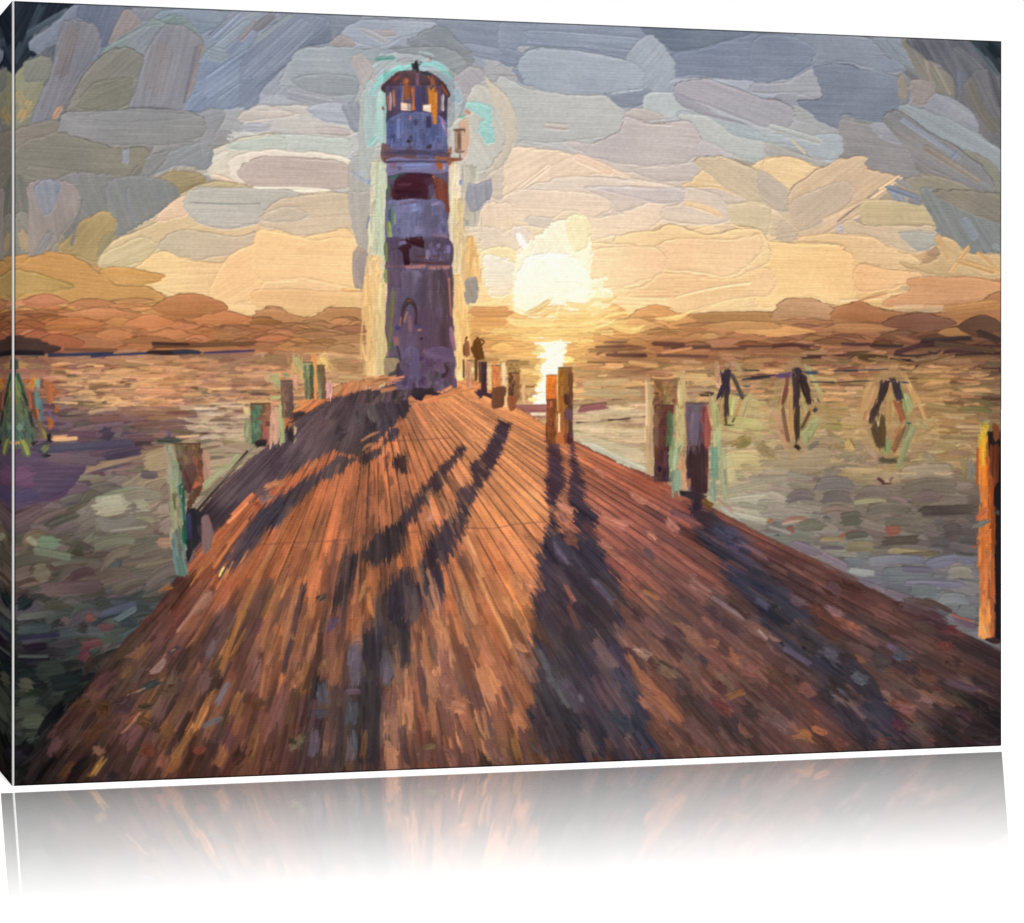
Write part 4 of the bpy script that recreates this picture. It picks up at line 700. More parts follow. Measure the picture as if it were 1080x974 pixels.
# blue gallery body
P(TA, (82,84,132), 90, [205,580,260,540,330,505,400,515,490,505,560,520,600,550,640,545,685,620,685,860,205,860], br=7, rag=.6, sm=False)
for q in range(60):
    x = rng.uniform(215, 670); y = rng.uniform(550, 780); S(TA, jit((82,86,136), 9, 3), rng.uniform(14, 44), x, y, x+rng.normal(0, 8), y+rng.uniform(40, 150), br=6)
for c, w, a in (((64,52,92),40,(540,540,545,640)), ((212,124,40),30,(585,520,590,610)), ((60,64,110),12,(205,580,260,535)), ((120,100,160),26,(640,560,680,700)), ((150,120,170),12,(620,540,680,610)), ((206,180,190),8,(640,590,670,650)), ((170,120,130),16,(395,540,395,575)), ((110,116,176),26,(300,560,300,720)), ((44,46,84),12,(400,700,400,720))):
    S(TA, c, w, *a, br=6)
P(TA, (108,76,78), 60, [165,770,200,760,240,800,230,860,200,905,165,880], rag=.6); P(TA, (104,70,74), -20, [240,830,320,850,380,800,440,830,440,900,330,890,240,900], rag=1)
S(TA, (50,40,56), 26, 365,740,400,750); S(TA, (76,54,70), 44, 380,790,410,850); S(TA, (60,46,66), 34, 520,810,570,770); S(TA, (40,30,40), 22, 470,835,475,838); S(TA,(50,34,44),20,540,835,550,840)
P(TA, (156,92,60), 20, [600,850,680,830,720,790,720,880,740,890,800,880,800,905,740,905,700,935,640,960,600,900], rag=.8, alpha=.85)
S(TA, (96,94,150), 60, 260,760,330,830); S(TA, (92,90,146), 60, 440,760,480,790); S(TA, (100,86,140), 50, 610,760,650,800)
P(TB, (124,110,156), 0, [215,0,320,-30,440,-20,580,-20,680,0,690,70,560,95,400,90,320,90,215,110], rag=1)
S(TB, (122,124,180), 50, 340,40,560,30); S(TB, (126,92,128), 60, 240,10,270,60); S(TB,(150,130,170),26,640,20,670,70); S(TB, (172,96,50), 50, 610,-10,640,70); S(TB,(60,60,80),30,300,40,320,80,alpha=.5)
bundle(TA, (70,58,84), 40, 180,830,700,850, 10, br=7, alpha=.6); bundle(TA, (60,48,72), 18, 200,905,690,900, br=6, alpha=.7); bundle(TA, (112,92,120), 16, 210,800,680,805, br=6, alpha=.5)
# hanging lamp on its bracket
P(TA, (150,112,92), 90, [748,650,802,655,798,815,748,815], sm=False, rag=.2); S(TA, (110,78,66), 14, 735,655,830,652); S(TA, (110,80,70), 12, 820,655,825,675); S(TA, (140,110,96), 16, 745,825,825,825); S(TA, (120,84,66), 12, 788,840,788,885); S(TA, (140,84,54), 22, 700,890,800,888); S(TA,(186,146,116),10,762,670,762,800)
bundle(TA, (122,92,78), 44, 775,665,773,810, br=6); S(TA, (176,140,116), 12, 760,672,760,800); bundle(TA, (110,76,64), 16, 735,655,832,652); bundle(TA, (124,96,82), 18, 745,828,825,828); bundle(TA, (132,80,54), 26, 690,888,800,888)
# red band
P(TB, (66,30,42), 5, [262,190,300,120,400,92,520,100,575,125,540,180,520,300,400,300,262,305], br=5, rag=.6)
P(TB, (86,44,60), 0, [280,170,400,165,400,200,280,205], rag=.5); P(TB, (98,86,120), 90, [500,130,600,170,610,300,520,310,530,240], rag=1, br=6)
P(TB, (122,60,48), 85, [590,150,640,140,680,180,690,300,700,400,670,420,650,330,600,300], rag=1, br=7); S(TB, (186,106,60), 30, 570,110,575,170)
S(TB, (70,100,96), 30, 225,140,380,100); S(TB, (84,60,76), 26, 250,180,240,290); S(TB, (84,110,84), 20, 225,180,225,300); S(TB,(60,44,60),30,420,110,560,130)
# lavender band
P(TB, (106,100,142), 90, [205,330,300,310,500,295,655,320,670,430,690,600,500,605,300,610,200,620], br=6, rag=.6)
for q in range(46):
    x = rng.uniform(300, 680); y = rng.uniform(330, 520); S(TB, jit((108,103,144) if x < 480 else (96,86,120), 8, 3), rng.uniform(14, 40), x, y, x+rng.normal(0, 6), y+rng.uniform(40, 120), br=6)
for c, w, a in (((124,132,186),60,(330,380,460,360)), ((128,112,150),34,(300,330,430,310)), ((88,48,66),8,(275,355,440,320)), ((96,92,100),80,(330,440,350,470)), ((84,84,104),60,(290,560,330,550)), ((92,116,98),34,(250,340,245,520)), ((136,170,120),14,(272,400,272,500)), ((60,74,90),16,(230,380,235,500)), ((150,180,90),34,(222,490,235,600)), ((116,140,80),20,(210,480,220,560)), ((146,124,166),24,(560,340,640,330)), ((126,96,130),40,(540,580,690,600))):
    S(TB, c, w, *a, br=6)
P(TB, (70,32,44), 3, [255,215,300,120,400,95,520,105,580,140,560,300,400,300,258,305], br=6, rag=.8, alpha=.8)
bundle(TB, (58,26,38), 60, 280,250,500,250, br=6); bundle(TB, (92,76,104), 40, 560,180,565,300, br=6, alpha=.8); bundle(TB, (84,42,58), 30, 290,185,400,180, br=5, alpha=.8)
# second dark band
P(TB, (80,64,90), 80, [200,625,330,610,520,600,715,630,720,830,560,800,330,815,215,830], br=6, rag=.6)
P(TB, (56,26,34), 5, [340,625,420,605,495,605,500,690,430,670], rag=.6); P(TB, (56,28,38), 60, [290,700,400,665,390,810,340,810], rag=.6); P(TB, (82,64,88), 80, [400,680,500,690,490,800,400,800], rag=.6)
S(TB, (92,52,48), 16, 450,760,680,750); S(TB, (86,54,60), 20, 400,800,700,815); S(TB, (120,96,150), 26, 300,650,360,640); P(TB, (82,64,92), 88, [220,740,250,700,300,700,335,760,335,980,220,980], rag=.8, br=6)
for q in range(22):
    x = rng.uniform(520, 700); y = rng.uniform(640, 720); S(TB, jit((100,86,122), 8, 5), rng.uniform(14, 34), x, y, x, y+rng.uniform(30, 80), br=6)
S(TB, (112,150,70), 22, 205,640,208,800); S(TB, (140,160,80), 20, 200,850,205,970); S(TB, (180,120,120), 26, 350,840,520,830); S(TB, (176,120,116), 30, 540,845,710,840); S(TB, (70,30,34), 16, 345,915,385,912); S(TB,(160,100,90),10,205,830,720,836,alpha=.6)
P(TC, (128,110,152), 88, [300,-20,430,-20,440,60,400,140,310,130], rag=1, alpha=.6, br=7)
for q in range(90):
    y = rng.uniform(284, 400); x = rng.uniform(412, 476); l = rng.uniform(20, 60)
    c = (90,76,106) if x < 436 else ((82,66,90) if x < 458 else (72,55,70))
    stroke(x, max(284, y-l/2), x+rng.normal(0, 1), min(404, y+l/2), rng.uniform(3, 8), jit(c, 5, 2), 0, br=5, alpha=.5, dry=.5)
for q in range(30):
    y = rng.uniform(214, 250); x = rng.uniform(418, 470); c = (116,110,152) if x < 446 else (96,84,116)
    stroke(x, max(212, y-12), x, min(250, y+12), rng.uniform(3, 8), jit(c, 5, 2), 0, br=5, alpha=.5, dry=.5)
# door, rail, foot
P(TC, (66,50,64), 88, [300,370,305,240,360,165,415,240,425,360,400,370,400,270,365,220,330,260,315,340], rag=.5, br=4)
S(TC, (112,70,52), 26, 355,180,365,200); S(TC, (150,104,100), 20, 345,265,320,350); S(TC, (130,96,106), 30, 360,300,370,420, br=7); S(TC,(170,110,90),10,290,380,300,310)
S(TC, (64,60,110), 34, 250,390,300,390); S(TC, (70,62,104), 30, 395,380,450,380); S(TC, (180,120,92), 14, 420,405,450,405); S(TC, (40,34,44), 18, 440,470,460,470); S(TC, (56,46,90), 30, 430,620,470,610); S(TC, (148,96,96), 40, 260,450,270,520); S(TC, (126,92,132), 26, 460,560,520,560)
P(TC, (94,84,120), 88, [320,560,420,540,430,680,400,800,330,800], rag=1, br=7); P(TC, (100,82,116), 20, [470,560,520,530,620,530,690,590,690,640,560,630,480,600], rag=1, br=6)
S(TC, (140,96,124), 34, 660,380,690,560, br=7); S(TC, (176,110,90), 14, 650,20,665,300, br=7); S(TC,(60,40,50),40,640,680,600,760,br=7); bundle(TC, (118,112,66), 34, 240,120,215,400, br=8, alpha=.8); bundle(TC, (110,108,64), 26, 225,380,210,540, br=8, alpha=.8); S(TC, (70,110,60), 14, 235,500,240,560)
P(TC, (150,126,96), 60, [180,610,280,620,270,690,230,730,180,730], rag=.8, br=6); S(TC, (50,76,66), 8, 185,605,280,605); S(TC, (44,40,52), 10, 270,520,300,640); S(TC, (62,72,66), 26, 210,740,290,700); S(TC,(60,50,64),40,290,640,270,760)
for q in range(60):
    x = rng.uniform(300, 620); y = rng.uniform(600, 850); S(TC, jit((84,70,96) if y < 800 else (62,50,62), 9, 4), rng.uniform(14, 40), x, y, x+rng.normal(0, 8), y+rng.uniform(30, 80), br=6)
for q in range(40):
    x = rng.uniform(10, 400); y = rng.uniform(850, 900)-x*.03; S(TC, jit((84,66,66), 10, 4), rng.uniform(14, 34), x, y, x-20, y+rng.uniform(30, 90), br=6)
for q in range(40):
    x = rng.uniform(350, 880); y = 930-(x-350)*.22+rng.uniform(-20, 30); S(TC, jit((206,122,72), 8, 4), rng.uniform(8, 22), x, y, x+rng.uniform(40, 110), y-rng.uniform(10, 46), br=6)
for q in range(30):
    x = rng.uniform(0, 230); y = 760+rng.uniform(0, 100); S(TC, jit((196,128,82), 8, 4), rng.uniform(12, 30), x, y, x+rng.uniform(40, 110), y-rng.uniform(0, 20), br=6)
P(TC, (48,38,46), 10, [370,880,430,830,560,850,600,880,480,900,440,930], rag=2)
# the two people beyond the tower
for c, w, a in (((126,78,52),30,(768,500,765,600)), ((150,96,66),34,(780,480,790,600)), ((90,54,36),30,(770,462,785,470)), ((116,74,60),16,(758,620,760,760)), ((200,150,110),20,(790,620,790,700)), ((176,120,96),40,(790,640,800,800)),
    ((96,58,26),60,(855,500,860,590)), ((90,54,30),30,(815,530,845,590)), ((82,48,26),26,(850,462,870,470)), ((84,50,30),12,(880,470,912,490)), ((96,60,36),12,(912,490,890,520)), ((92,56,34),26,(890,560,900,620)), ((84,50,36),22,(848,620,850,780)), ((96,60,44),18,(872,640,880,790))):
    S(TC, c, w, *a, br=4, rag=.15)
P(TC, (98,60,28), 80, [820,560,830,490,850,470,880,480,895,540,905,600,890,625,845,620], rag=.4, br=5)

# ---------------------------------------------------------------- posts
KA = (250,370,9.74); KB = (480,340,7.49); KC = (670,380,6.09); KD = (740,370,7.714); KE = (880,370,6.); KF = (0,370,7.49); KG = (160,440,5.411); KH = (1000,420,3.607)
def post(K, x0, y0, x1, y1, cols, n=26, ja=7, xb0=None, xb1=None):
    """upright timber: cols is a list of (fraction across, colour top, colour bottom)"""
    xb0 = x0 if xb0 is None else xb0; xb1 = x1 if xb1 is None else xb1
    P(K, cols[len(cols)//2][1], 90, [x0,y0,x1,y0,xb1,y1,xb0,y1], sm=False, rag=.3)
    for q in range(n*len(cols)):
        f = rng.uniform(.04, .96); t = rng.uniform(0, .93); l = rng.uniform(.06, .25)
        k = min(range(len(cols)), key=lambda i: abs(cols[i][0]-f-rng.normal(0, .06)))
        c = np.array(cols[k][1])*(1-t)+np.array(cols[k][2])*t
        xa = (x0+(x1-x0)*f)*(1-t)+(xb0+(xb1-xb0)*f)*t
        ya = y0+(y1-y0)*t; yb = min(y1, ya+(y1-y0)*l)
        S(K, jit(c, ja, 4), (x1-x0)*rng.uniform(.08, .25), xa, ya+2, xa+(xb0-x0)*l, yb, br=6, hk=.8)
    S(K, (50,40,40), max(4, 1.2*K[2]), x0, y0+2, x1, y0+2, alpha=.6)
# haloes
many(KA, [((196,160,104),140,(620,70,640,330)), ((222,180,110),120,(850,60,920,200)), ((170,170,116),60,(600,60,650,180)), ((232,150,84),50,(790,20,795,480)), ((206,150,120),60,(600,240,600,380)), ((166,172,118),80,(380,220,430,380)), ((190,160,120),60,(290,240,340,330)), ((140,160,110),40,(480,240,530,260)), ((178,180,122),34,(330,490,460,480)), ((226,180,120),24,(0,525,460,520)), ((220,150,120),40,(360,540,440,540)), ((210,160,130),120,(395,600,380,960)), ((166,176,118),50,(450,540,470,960)), ((140,150,110),80,(110,700,120,960)), ((206,180,126),70,(90,560,110,680)), ((230,170,160),70,(945,330,945,490)), ((214,134,80),60,(640,540,770,500)), ((226,140,80),20,(580,620,760,530)), ((200,150,100),50,(990,440,1060,360)), ((104,80,78),24,(140,445,340,450)), ((90,70,70),10,(390,570,430,575))])
many(KA, [((64,52,54),80,(540,700,700,640)), ((50,44,46),60,(540,800,560,950)), ((84,68,74),60,(620,730,760,660)), ((214,176,118),24,(598,780,598,860)), ((170,150,110),14,(610,900,580,960)), ((60,46,48),20,(500,850,520,760))])
post(KA, 136,540,345,960, [(.1,(90,140,96),(70,120,90)), (.3,(84,150,100),(90,130,90)), (.55,(110,86,66),(112,80,64)), (.85,(150,104,84),(170,90,80))], 30, xb0=160, xb1=320)
S(KA,(50,44,46),70,180,960,310,940); S(KA, (170,80,80), 12, 270,750,280,850)
post(KA, 448,308,574,690, [(.2,(120,92,76),(124,104,80)), (.6,(104,84,84),(96,74,66)), (.9,(92,74,70),(80,62,60))], 30, xb0=465)
post(KA, 674,118,780,500, [(.2,(86,130,84),(112,100,74)), (.5,(150,150,104),(100,96,70)), (.85,(50,112,70),(84,66,56))], 30, xb0=705, xb1=782)
post(KA, 816,150,905,495, [(.15,(84,128,76),(140,150,116)), (.5,(122,96,66),(116,88,62)), (.9,(110,78,70),(112,74,66))], 26, xb0=845, xb1=912)
# mid posts
many(KB, [((248,208,150),26,(250,330,280,520)), ((252,210,160),30,(380,310,390,500)), ((232,176,120),30,(540,420,540,640)), ((244,196,140),20,(410,540,400,680))])
post(KB, 92,300,130,520, [(.3,(170,110,84),(176,104,76)), (.8,(206,150,112),(190,120,84))], 14)
post(KB, 203,316,252,560, [(.2,(70,46,56),(66,44,56)), (.8,(62,40,50),(60,40,52))], 24)
P(KB, (62,44,58), 40, [150,545,200,535,270,560,300,540,290,600,240,590,190,615,180,590], rag=1)
post(KB, 290,340,356,530, [(.3,(206,112,66),(212,116,62)), (.8,(216,130,76),(206,114,64))], 20); S(KB, (232,140,84), 24, 315,290,316,345)
P(KB, (110,66,44), 80, [300,520,400,520,385,600,370,660,330,680,290,670], rag=1, br=7); S(KB, (96,60,46),14,360,525,410,522)
post(KB, 412,302,512,400, [(.3,(150,116,66),(150,112,64)), (.8,(176,134,80),(150,106,60))], 16)
post(KB, 420,400,510,600, [(.3,(84,56,42),(76,48,40)), (.8,(150,100,64),(130,88,60))], 24, ja=10); P(KB, (150,84,52), 80, [420,590,490,590,480,680,440,700,425,660], rag=1, br=6)
# the pair of posts in front of the glitter
post(KB, 718,415,808,620, [(.3,(222,112,24),(214,96,40)), (.8,(232,124,40),(200,90,50))], 26)
post(KB, 720,610,815,960, [(.2,(190,96,56),(110,60,30)), (.6,(130,70,36),(120,66,30)), (.9,(190,120,60),(170,96,40))], 26, ja=12)
post(KB, 812,356,928,960, [(.2,(150,92,30),(196,110,60)), (.5,(130,84,40),(150,84,50)), (.85,(112,72,44),(84,50,48))], 40, ja=9)
S(KB, (80,46,36), 50, 880,560,890,660, br=7); S(KB, (255,240,190), 14, 822,720,820,870); S(KB,(240,200,130),8,805,470,812,700); S(KB, (90,60,70), 60, 890,680,900,780, br=6); S(KB,(196,104,50),40,830,880,850,960)
# posts on the right
many(KC, [((190,160,116),50,(90,140,90,740)), ((196,176,118),50,(295,150,300,300)), ((196,182,124),50,(290,300,295,560)), ((206,150,110),40,(300,620,320,840)), ((150,172,124),60,(260,520,250,700)), ((138,170,130),60,(260,700,265,850)), ((176,190,120),60,(510,260,520,440)), ((170,180,126),50,(520,440,530,620)), ((118,170,130),50,(510,560,510,760)), ((134,166,128),40,(500,740,500,920)), ((160,164,124),50,(560,560,570,900)), ((232,170,140),24,(525,30,535,180)), ((200,172,120),30,(300,90,320,260)), ((196,160,120),34,(85,420,90,640))])
post(KC, 122,126,270,290, [(.2,(132,88,56),(120,84,60)), (.6,(150,104,64),(140,120,70)), (.9,(140,104,72),(140,96,70))], 30, ja=9)
post(KC, 122,288,250,780, [(.1,(120,84,60),(84,56,56)), (.35,(100,62,52),(66,38,46)), (.65,(92,52,48),(64,40,50)), (.93,(150,176,104),(110,150,108))], 40, ja=8, xb1=235)
S(KC,(40,26,40),26,155,680,160,720); S(KC,(70,112,66),40,228,330,215,560,br=8,alpha=.8)
post(KC, 325,275,490,850, [(.2,(98,84,100),(70,50,48)), (.5,(100,84,98),(60,42,44)), (.85,(134,74,70),(56,38,44))], 44, ja=7, xb0=340, xb1=450)
P(KC, (56,38,40), 88, [338,600,360,560,385,610,410,545,440,560,462,610,447,880,362,880,340,720], rag=2.5, br=7, sm=False, soft=3., alpha=.85); S(KC, (150,76,68), 40, 465,320,465,560, br=7); S(KC, (108,94,112), 60, 380,330,375,540, br=6); S(KC,(150,100,84),24,345,760,345,820)
many(KC, [((50,40,44),44,(290,855,460,900)), ((36,32,36),26,(280,850,330,860)), ((110,76,34),40,(430,900,490,940)), ((50,38,48),60,(400,900,400,970))])
# big right edge post
many(KH, [((150,150,104),14,(130,90,160,90)), ((176,150,40),26,(140,100,145,120)), ((116,114,104),50,(80,240,80,310)), ((134,120,80),20,(60,230,62,310)), ((92,104,104),14,(124,350,124,400))])
P(KH, (24,24,28), 90, [150,128,206,128,206,930,160,930,176,500], sm=False, rag=.4, br=3)
S(KH,(112,60,36),24,180,100,186,160,br=6); S(KH,(96,48,30),40,176,170,170,330,br=8)
for q in range(260):
    t = rng.uniform(); y = 110+t*790; f = rng.uniform()
    xl = 120; xr = 152 if y < 260 else (170 if y < 380 else 176)
    x = xl+(xr-xl)*f; 
    c = (232,140,40) if y < 250 else ((206,110,48) if y < 560 else (196,112,58))
    if f > .75: c = (150,72,32) if y < 500 else (170,92,46)
    if y > 740 and f < .7: c = (236,144,66)
    if y < 150 and f < .7: c = (206,170,50)
    S(KH, jit(c, 7, 3), rng.uniform(5, 13), x, y, x+rng.normal(0, 1.5), min(915, y+rng.uniform(30, 130)), br=8, dry=.5, alpha=.85)
many(KH, [((232,160,40),14,(133,150,133,260)), ((240,120,24),12,(140,260,140,330)), ((196,104,60),20,(110,460,150,420)), ((112,110,100),24,(100,490,150,470)), ((200,110,56),20,(112,530,160,500)), ((176,84,40),12,(96,560,104,570)), ((150,70,30),8,(112,190,110,330)), ((70,76,70),14,(180,430,196,440)), ((244,170,96),14,(130,860,145,910)), ((60,40,40),24,(150,920,196,925))])
# big left post
many(KG, [((100,90,116),24,(95,80,95,130)), ((60,74,70),34,(30,130,180,135))])
post(KG, 120,150,280,420, [(.1,(110,100,84),(84,70,62)), (.45,(112,92,76),(92,66,66)), (.75,(104,78,56),(112,78,66)), (.93,(84,64,52),(170,90,70))], 30, ja=10, xb0=185)
P(KG, (84,58,54), 70, [185,290,250,280,240,380,215,440,190,420], rag=1, br=7); S(KG, (190,90,60), 20, 262,370,240,410); P(KG, (100,72,56), 55, [200,500,220,440,290,380,280,420,240,500,210,530], rag=1, br=7)
P(KG, (40,40,46), 85, [195,540,230,520,290,540,320,530,270,620,280,700,240,760,205,840,195,700], rag=1.5, br=6); S(KG, (58,56,86), 34, 210,550,215,700, br=6)
P(KG, (134,104,100), 85, [280,580,320,560,350,640,340,720,300,800,285,720], rag=1, br=6)
for q in range(170):
    t = rng.uniform(); y = 150+t*720; f = rng.uniform()
    xl = 80+35*t if t < .8 else 108+(t-.8)*200; xr = 110+max(0, min(t/.3, 1))*70+max(0, t-.3)*26
    x = xl+(xr-xl)*f; c = np.array((140,152,122))*(1-t)+np.array((108,130,114))*t
    if f > .8 and .25 < t < .7: c = (34,112,76)
    if f < .3: c = (158,152,122) if t < .7 else (112,138,122)
    if .3 < t < .6 and .3 < f < .7: c = (156,150,112)
    S(KG, jit(c, 8, 5), rng.uniform(8, 22), x, y, x+8, min(900, y+rng.uniform(30, 120)), br=7)
S(KG, (100,132,114), 44, 150,790,175,910, br=8)

# ---------------------------------------------------------------- mooring piles in the lake

many2(KD, [((186,146,110),40,(120,80,130,260)), ((170,160,110),40,(270,100,320,180)), ((200,140,130),40,(250,80,270,140)), ((150,160,120),26,(205,95,205,140)), ((166,176,104),70,(240,370,230,520)), ((176,160,110),60,(400,340,300,620)), ((196,166,112),50,(60,380,100,640))])
many2(KD, [((58,50,74),44,(180,170,185,250)), ((56,46,66),40,(190,250,150,380)), ((60,54,78),40,(205,170,205,330)), ((66,62,60),34,(200,320,205,520)), ((84,84,70),30,(250,190,330,380)), ((110,106,80),26,(330,330,320,400)), ((186,120,76),26,(320,400,270,540)), ((180,130,84),34,(150,400,160,600)), ((86,70,40),20,(190,500,200,600)), ((84,70,40),16,(270,540,250,590)), ((36,32,34),10,(175,605,270,610)), ((110,118,80),20,(200,380,205,460)), ((50,50,84),12,(330,240,600,200)), ((48,48,60),26,(350,235,560,215)), ((44,76,96),14,(330,290,400,292)), ((40,50,60),10,(350,160,470,163)), ((160,130,80),60,(240,760,400,720)), ((132,118,74),60,(300,770,400,740)), ((140,122,84),70,(470,760,520,850)), ((150,128,90),60,(460,780,600,870))])
P(KD, (172,142,98), 60, [560,400,640,200,740,80,860,130,960,300,1040,520,960,650,820,860,720,880,600,700], br=5, rag=3, alpha=.55, soft=4.)
many2(KD, [((176,176,112),34,(860,130,980,380)), ((160,180,120),24,(830,110,900,180)), ((196,140,110),60,(590,480,700,800)), ((206,154,112),50,(680,300,640,470)), ((150,170,110),70,(960,540,800,700)), ((130,150,100),60,(930,600,830,760)), ((206,150,90),60,(730,320,730,700)), ((190,180,110),30,(820,340,860,560)), ((84,60,110),34,(600,215,740,190)), ((92,60,84),44,(700,190,700,230)), ((160,96,66),40,(700,270,660,440)), ((112,170,90),14,(690,300,670,440)), ((58,50,60),50,(760,160,800,165)), ((60,56,70),44,(780,170,830,230)), ((60,44,40),40,(800,220,880,420)), ((92,72,50),20,(840,300,880,400)), ((56,44,34),34,(765,230,775,480)), ((70,56,40),26,(775,450,775,720)), ((84,84,60),14,(660,440,710,740)), ((190,110,66),40,(870,500,900,480)), ((60,66,72),30,(910,500,940,470)), ((120,160,90),14,(800,500,810,640)), ((50,44,34),34,(760,770,800,800)), ((50,66,90),26,(830,180,940,185)), ((40,44,60),10,(880,255,1080,258)), ((76,96,70),14,(940,390,960,420)), ((90,110,80),10,(1010,425,1060,420)), ((110,104,90),40,(860,800,960,740))])
P(KE, (164,132,86), 60, [210,300,230,200,320,110,420,110,500,240,540,400,600,480,560,560,460,640,360,780,240,660,170,520,140,400], br=5, rag=3, alpha=.55, soft=4.)
many2(KE, [((190,140,96),50,(270,220,190,440)), ((196,150,96),40,(240,170,160,380)), ((204,160,100),30,(440,130,520,330)), ((206,158,96),24,(500,250,600,490)), ((110,164,90),44,(410,220,460,420)), ((150,180,120),44,(450,260,490,400)), ((110,150,104),40,(480,440,400,620)), ((120,160,110),34,(500,480,400,740)), ((150,150,104),60,(540,440,580,490)), ((54,44,50),30,(310,190,290,320)), ((70,112,70),20,(325,200,320,290)), ((50,46,64),26,(350,185,380,190)), ((52,48,62),34,(385,200,415,300)), ((66,50,46),28,(285,320,235,430)), ((50,40,50),24,(240,400,225,460)), ((84,68,50),28,(250,440,270,560)), ((76,66,40),34,(305,420,300,540)), ((66,56,34),34,(270,560,290,620)), ((255,236,190),12,(278,420,276,500)), ((196,140,84),34,(345,230,350,400)), ((190,160,96),34,(360,260,370,420)), ((190,104,66),30,(390,330,430,450)), ((160,110,70),40,(420,470,370,620)), ((120,150,90),50,(340,560,330,660)), ((170,124,84),34,(350,500,380,540)), ((84,80,66),44,(280,690,330,700)), ((90,84,64),30,(340,700,400,695)), ((150,120,104),40,(200,600,320,740)), ((84,50,52),20,(270,805,320,840)), ((60,40,44),10,(300,845,360,840)), ((206,180,140),14,(320,825,350,830)), ((120,90,84),14,(370,800,350,830)), ((196,160,90),50,(90,560,110,640)), ((110,90,60),8,(100,560,130,610)), ((140,128,108),50,(90,690,160,690)), ((150,140,116),60,(540,690,640,700)), ((132,122,100),30,(560,640,640,700)), ((56,70,64),14,(460,462,480,462)), ((50,56,74),8,(0,130,340,118)), ((44,50,66),10,(60,130,140,126)), ((44,60,80),12,(410,200,480,204)), ((60,54,60),8,(0,200,250,192))])
# the dark legs again, firm
many2(KD, [((50,42,58),56,(188,165,192,280)), ((50,42,60),40,(195,250,135,390)), ((46,42,56),40,(215,160,205,350)), ((60,52,44),34,(200,330,200,540)), ((74,66,64),28,(240,180,340,400))])
many2(KD, [((110,66,56),34,(705,220,655,450)), ((52,46,60),56,(750,165,810,175)), ((52,42,46),56,(770,190,775,470)), ((60,50,40),44,(772,450,772,750)), ((50,40,42),62,(800,180,885,450)), ((96,66,44),26,(880,500,810,640)), ((120,84,64),26,(655,470,700,740)), ((50,54,60),30,(910,500,938,470))])
many2(KE, [((46,40,46),48,(335,190,285,320)), ((54,42,44),46,(285,310,232,450)), ((48,44,56),50,(380,190,415,320)), ((146,90,62),40,(398,320,442,450)), ((62,50,38),52,(240,460,298,620)), ((78,64,42),46,(300,400,305,620)), ((160,128,78),34,(345,260,350,480)), ((120,84,56),34,(440,480,370,640)), ((255,236,190),10,(278,420,276,490)), ((70,66,54),30,(280,695,390,705))])
# left edge pile
many(KF, [((170,84,52),70,(160,260,190,400)), ((176,96,50),80,(390,260,390,330)), ((168,92,50),70,(430,330,450,350)), ((172,92,40),60,(430,460,460,460)), ((170,96,60),50,(370,230,400,420)), ((168,92,46),40,(400,520,405,620)), ((100,80,120),20,(370,470,440,560)), ((150,96,80),50,(360,140,380,180))])
P(KF, (84,96,72), 90, [112,180,125,170,160,230,200,340,240,480,270,600,290,680,240,760,240,830,180,820,160,760,112,760], rag=1, br=8)
for q in range(120):
    t = rng.uniform(); y = 200+t*480; x = 112+rng.uniform(0, 1)*(12+t*150); c = np.array((120,130,70))*(1-t)+np.array((60,90,92))*t
    S(KF, jit(c, 12, 6), rng.uniform(6, 16), x, y, x+rng.uniform(8, 26), y+rng.uniform(40, 110), br=8)
many(KF, [((30,92,66),22,(140,180,200,370)), ((28,48,48),18,(180,330,230,450)), ((40,44,50),24,(230,480,260,620)), ((104,140,110),50,(150,570,160,640)), ((206,140,84),44,(130,720,135,740)), ((150,156,84),40,(180,700,230,820)), ((200,124,54),50,(280,210,240,300)), ((120,170,140),40,(300,220,300,300)), ((96,128,124),40,(290,320,300,480)), ((70,120,140),20,(330,380,325,580)), ((226,112,60),20,(292,460,302,560)), ((110,70,50),34,(240,340,290,560)), ((150,84,66),34,(230,300,250,470)), ((104,84,60),50,(320,560,350,700)), ((140,124,70),20,(340,620,370,700)), ((48,36,40),50,(270,720,280,740)), ((34,30,34),24,(385,660,390,720)), ((104,110,70),70,(350,760,370,780)), ((50,40,50),26,(330,830,400,830)), ((112,60,44),20,(330,230,330,290)), ((60,96,80),14,(270,40,300,60)), ((176,130,80),50,(130,110,220,120)), ((56,72,60),40,(120,60,130,160)), ((238,170,120),26,(400,690,540,680)), ((176,90,50),30,(180,250,250,230))])
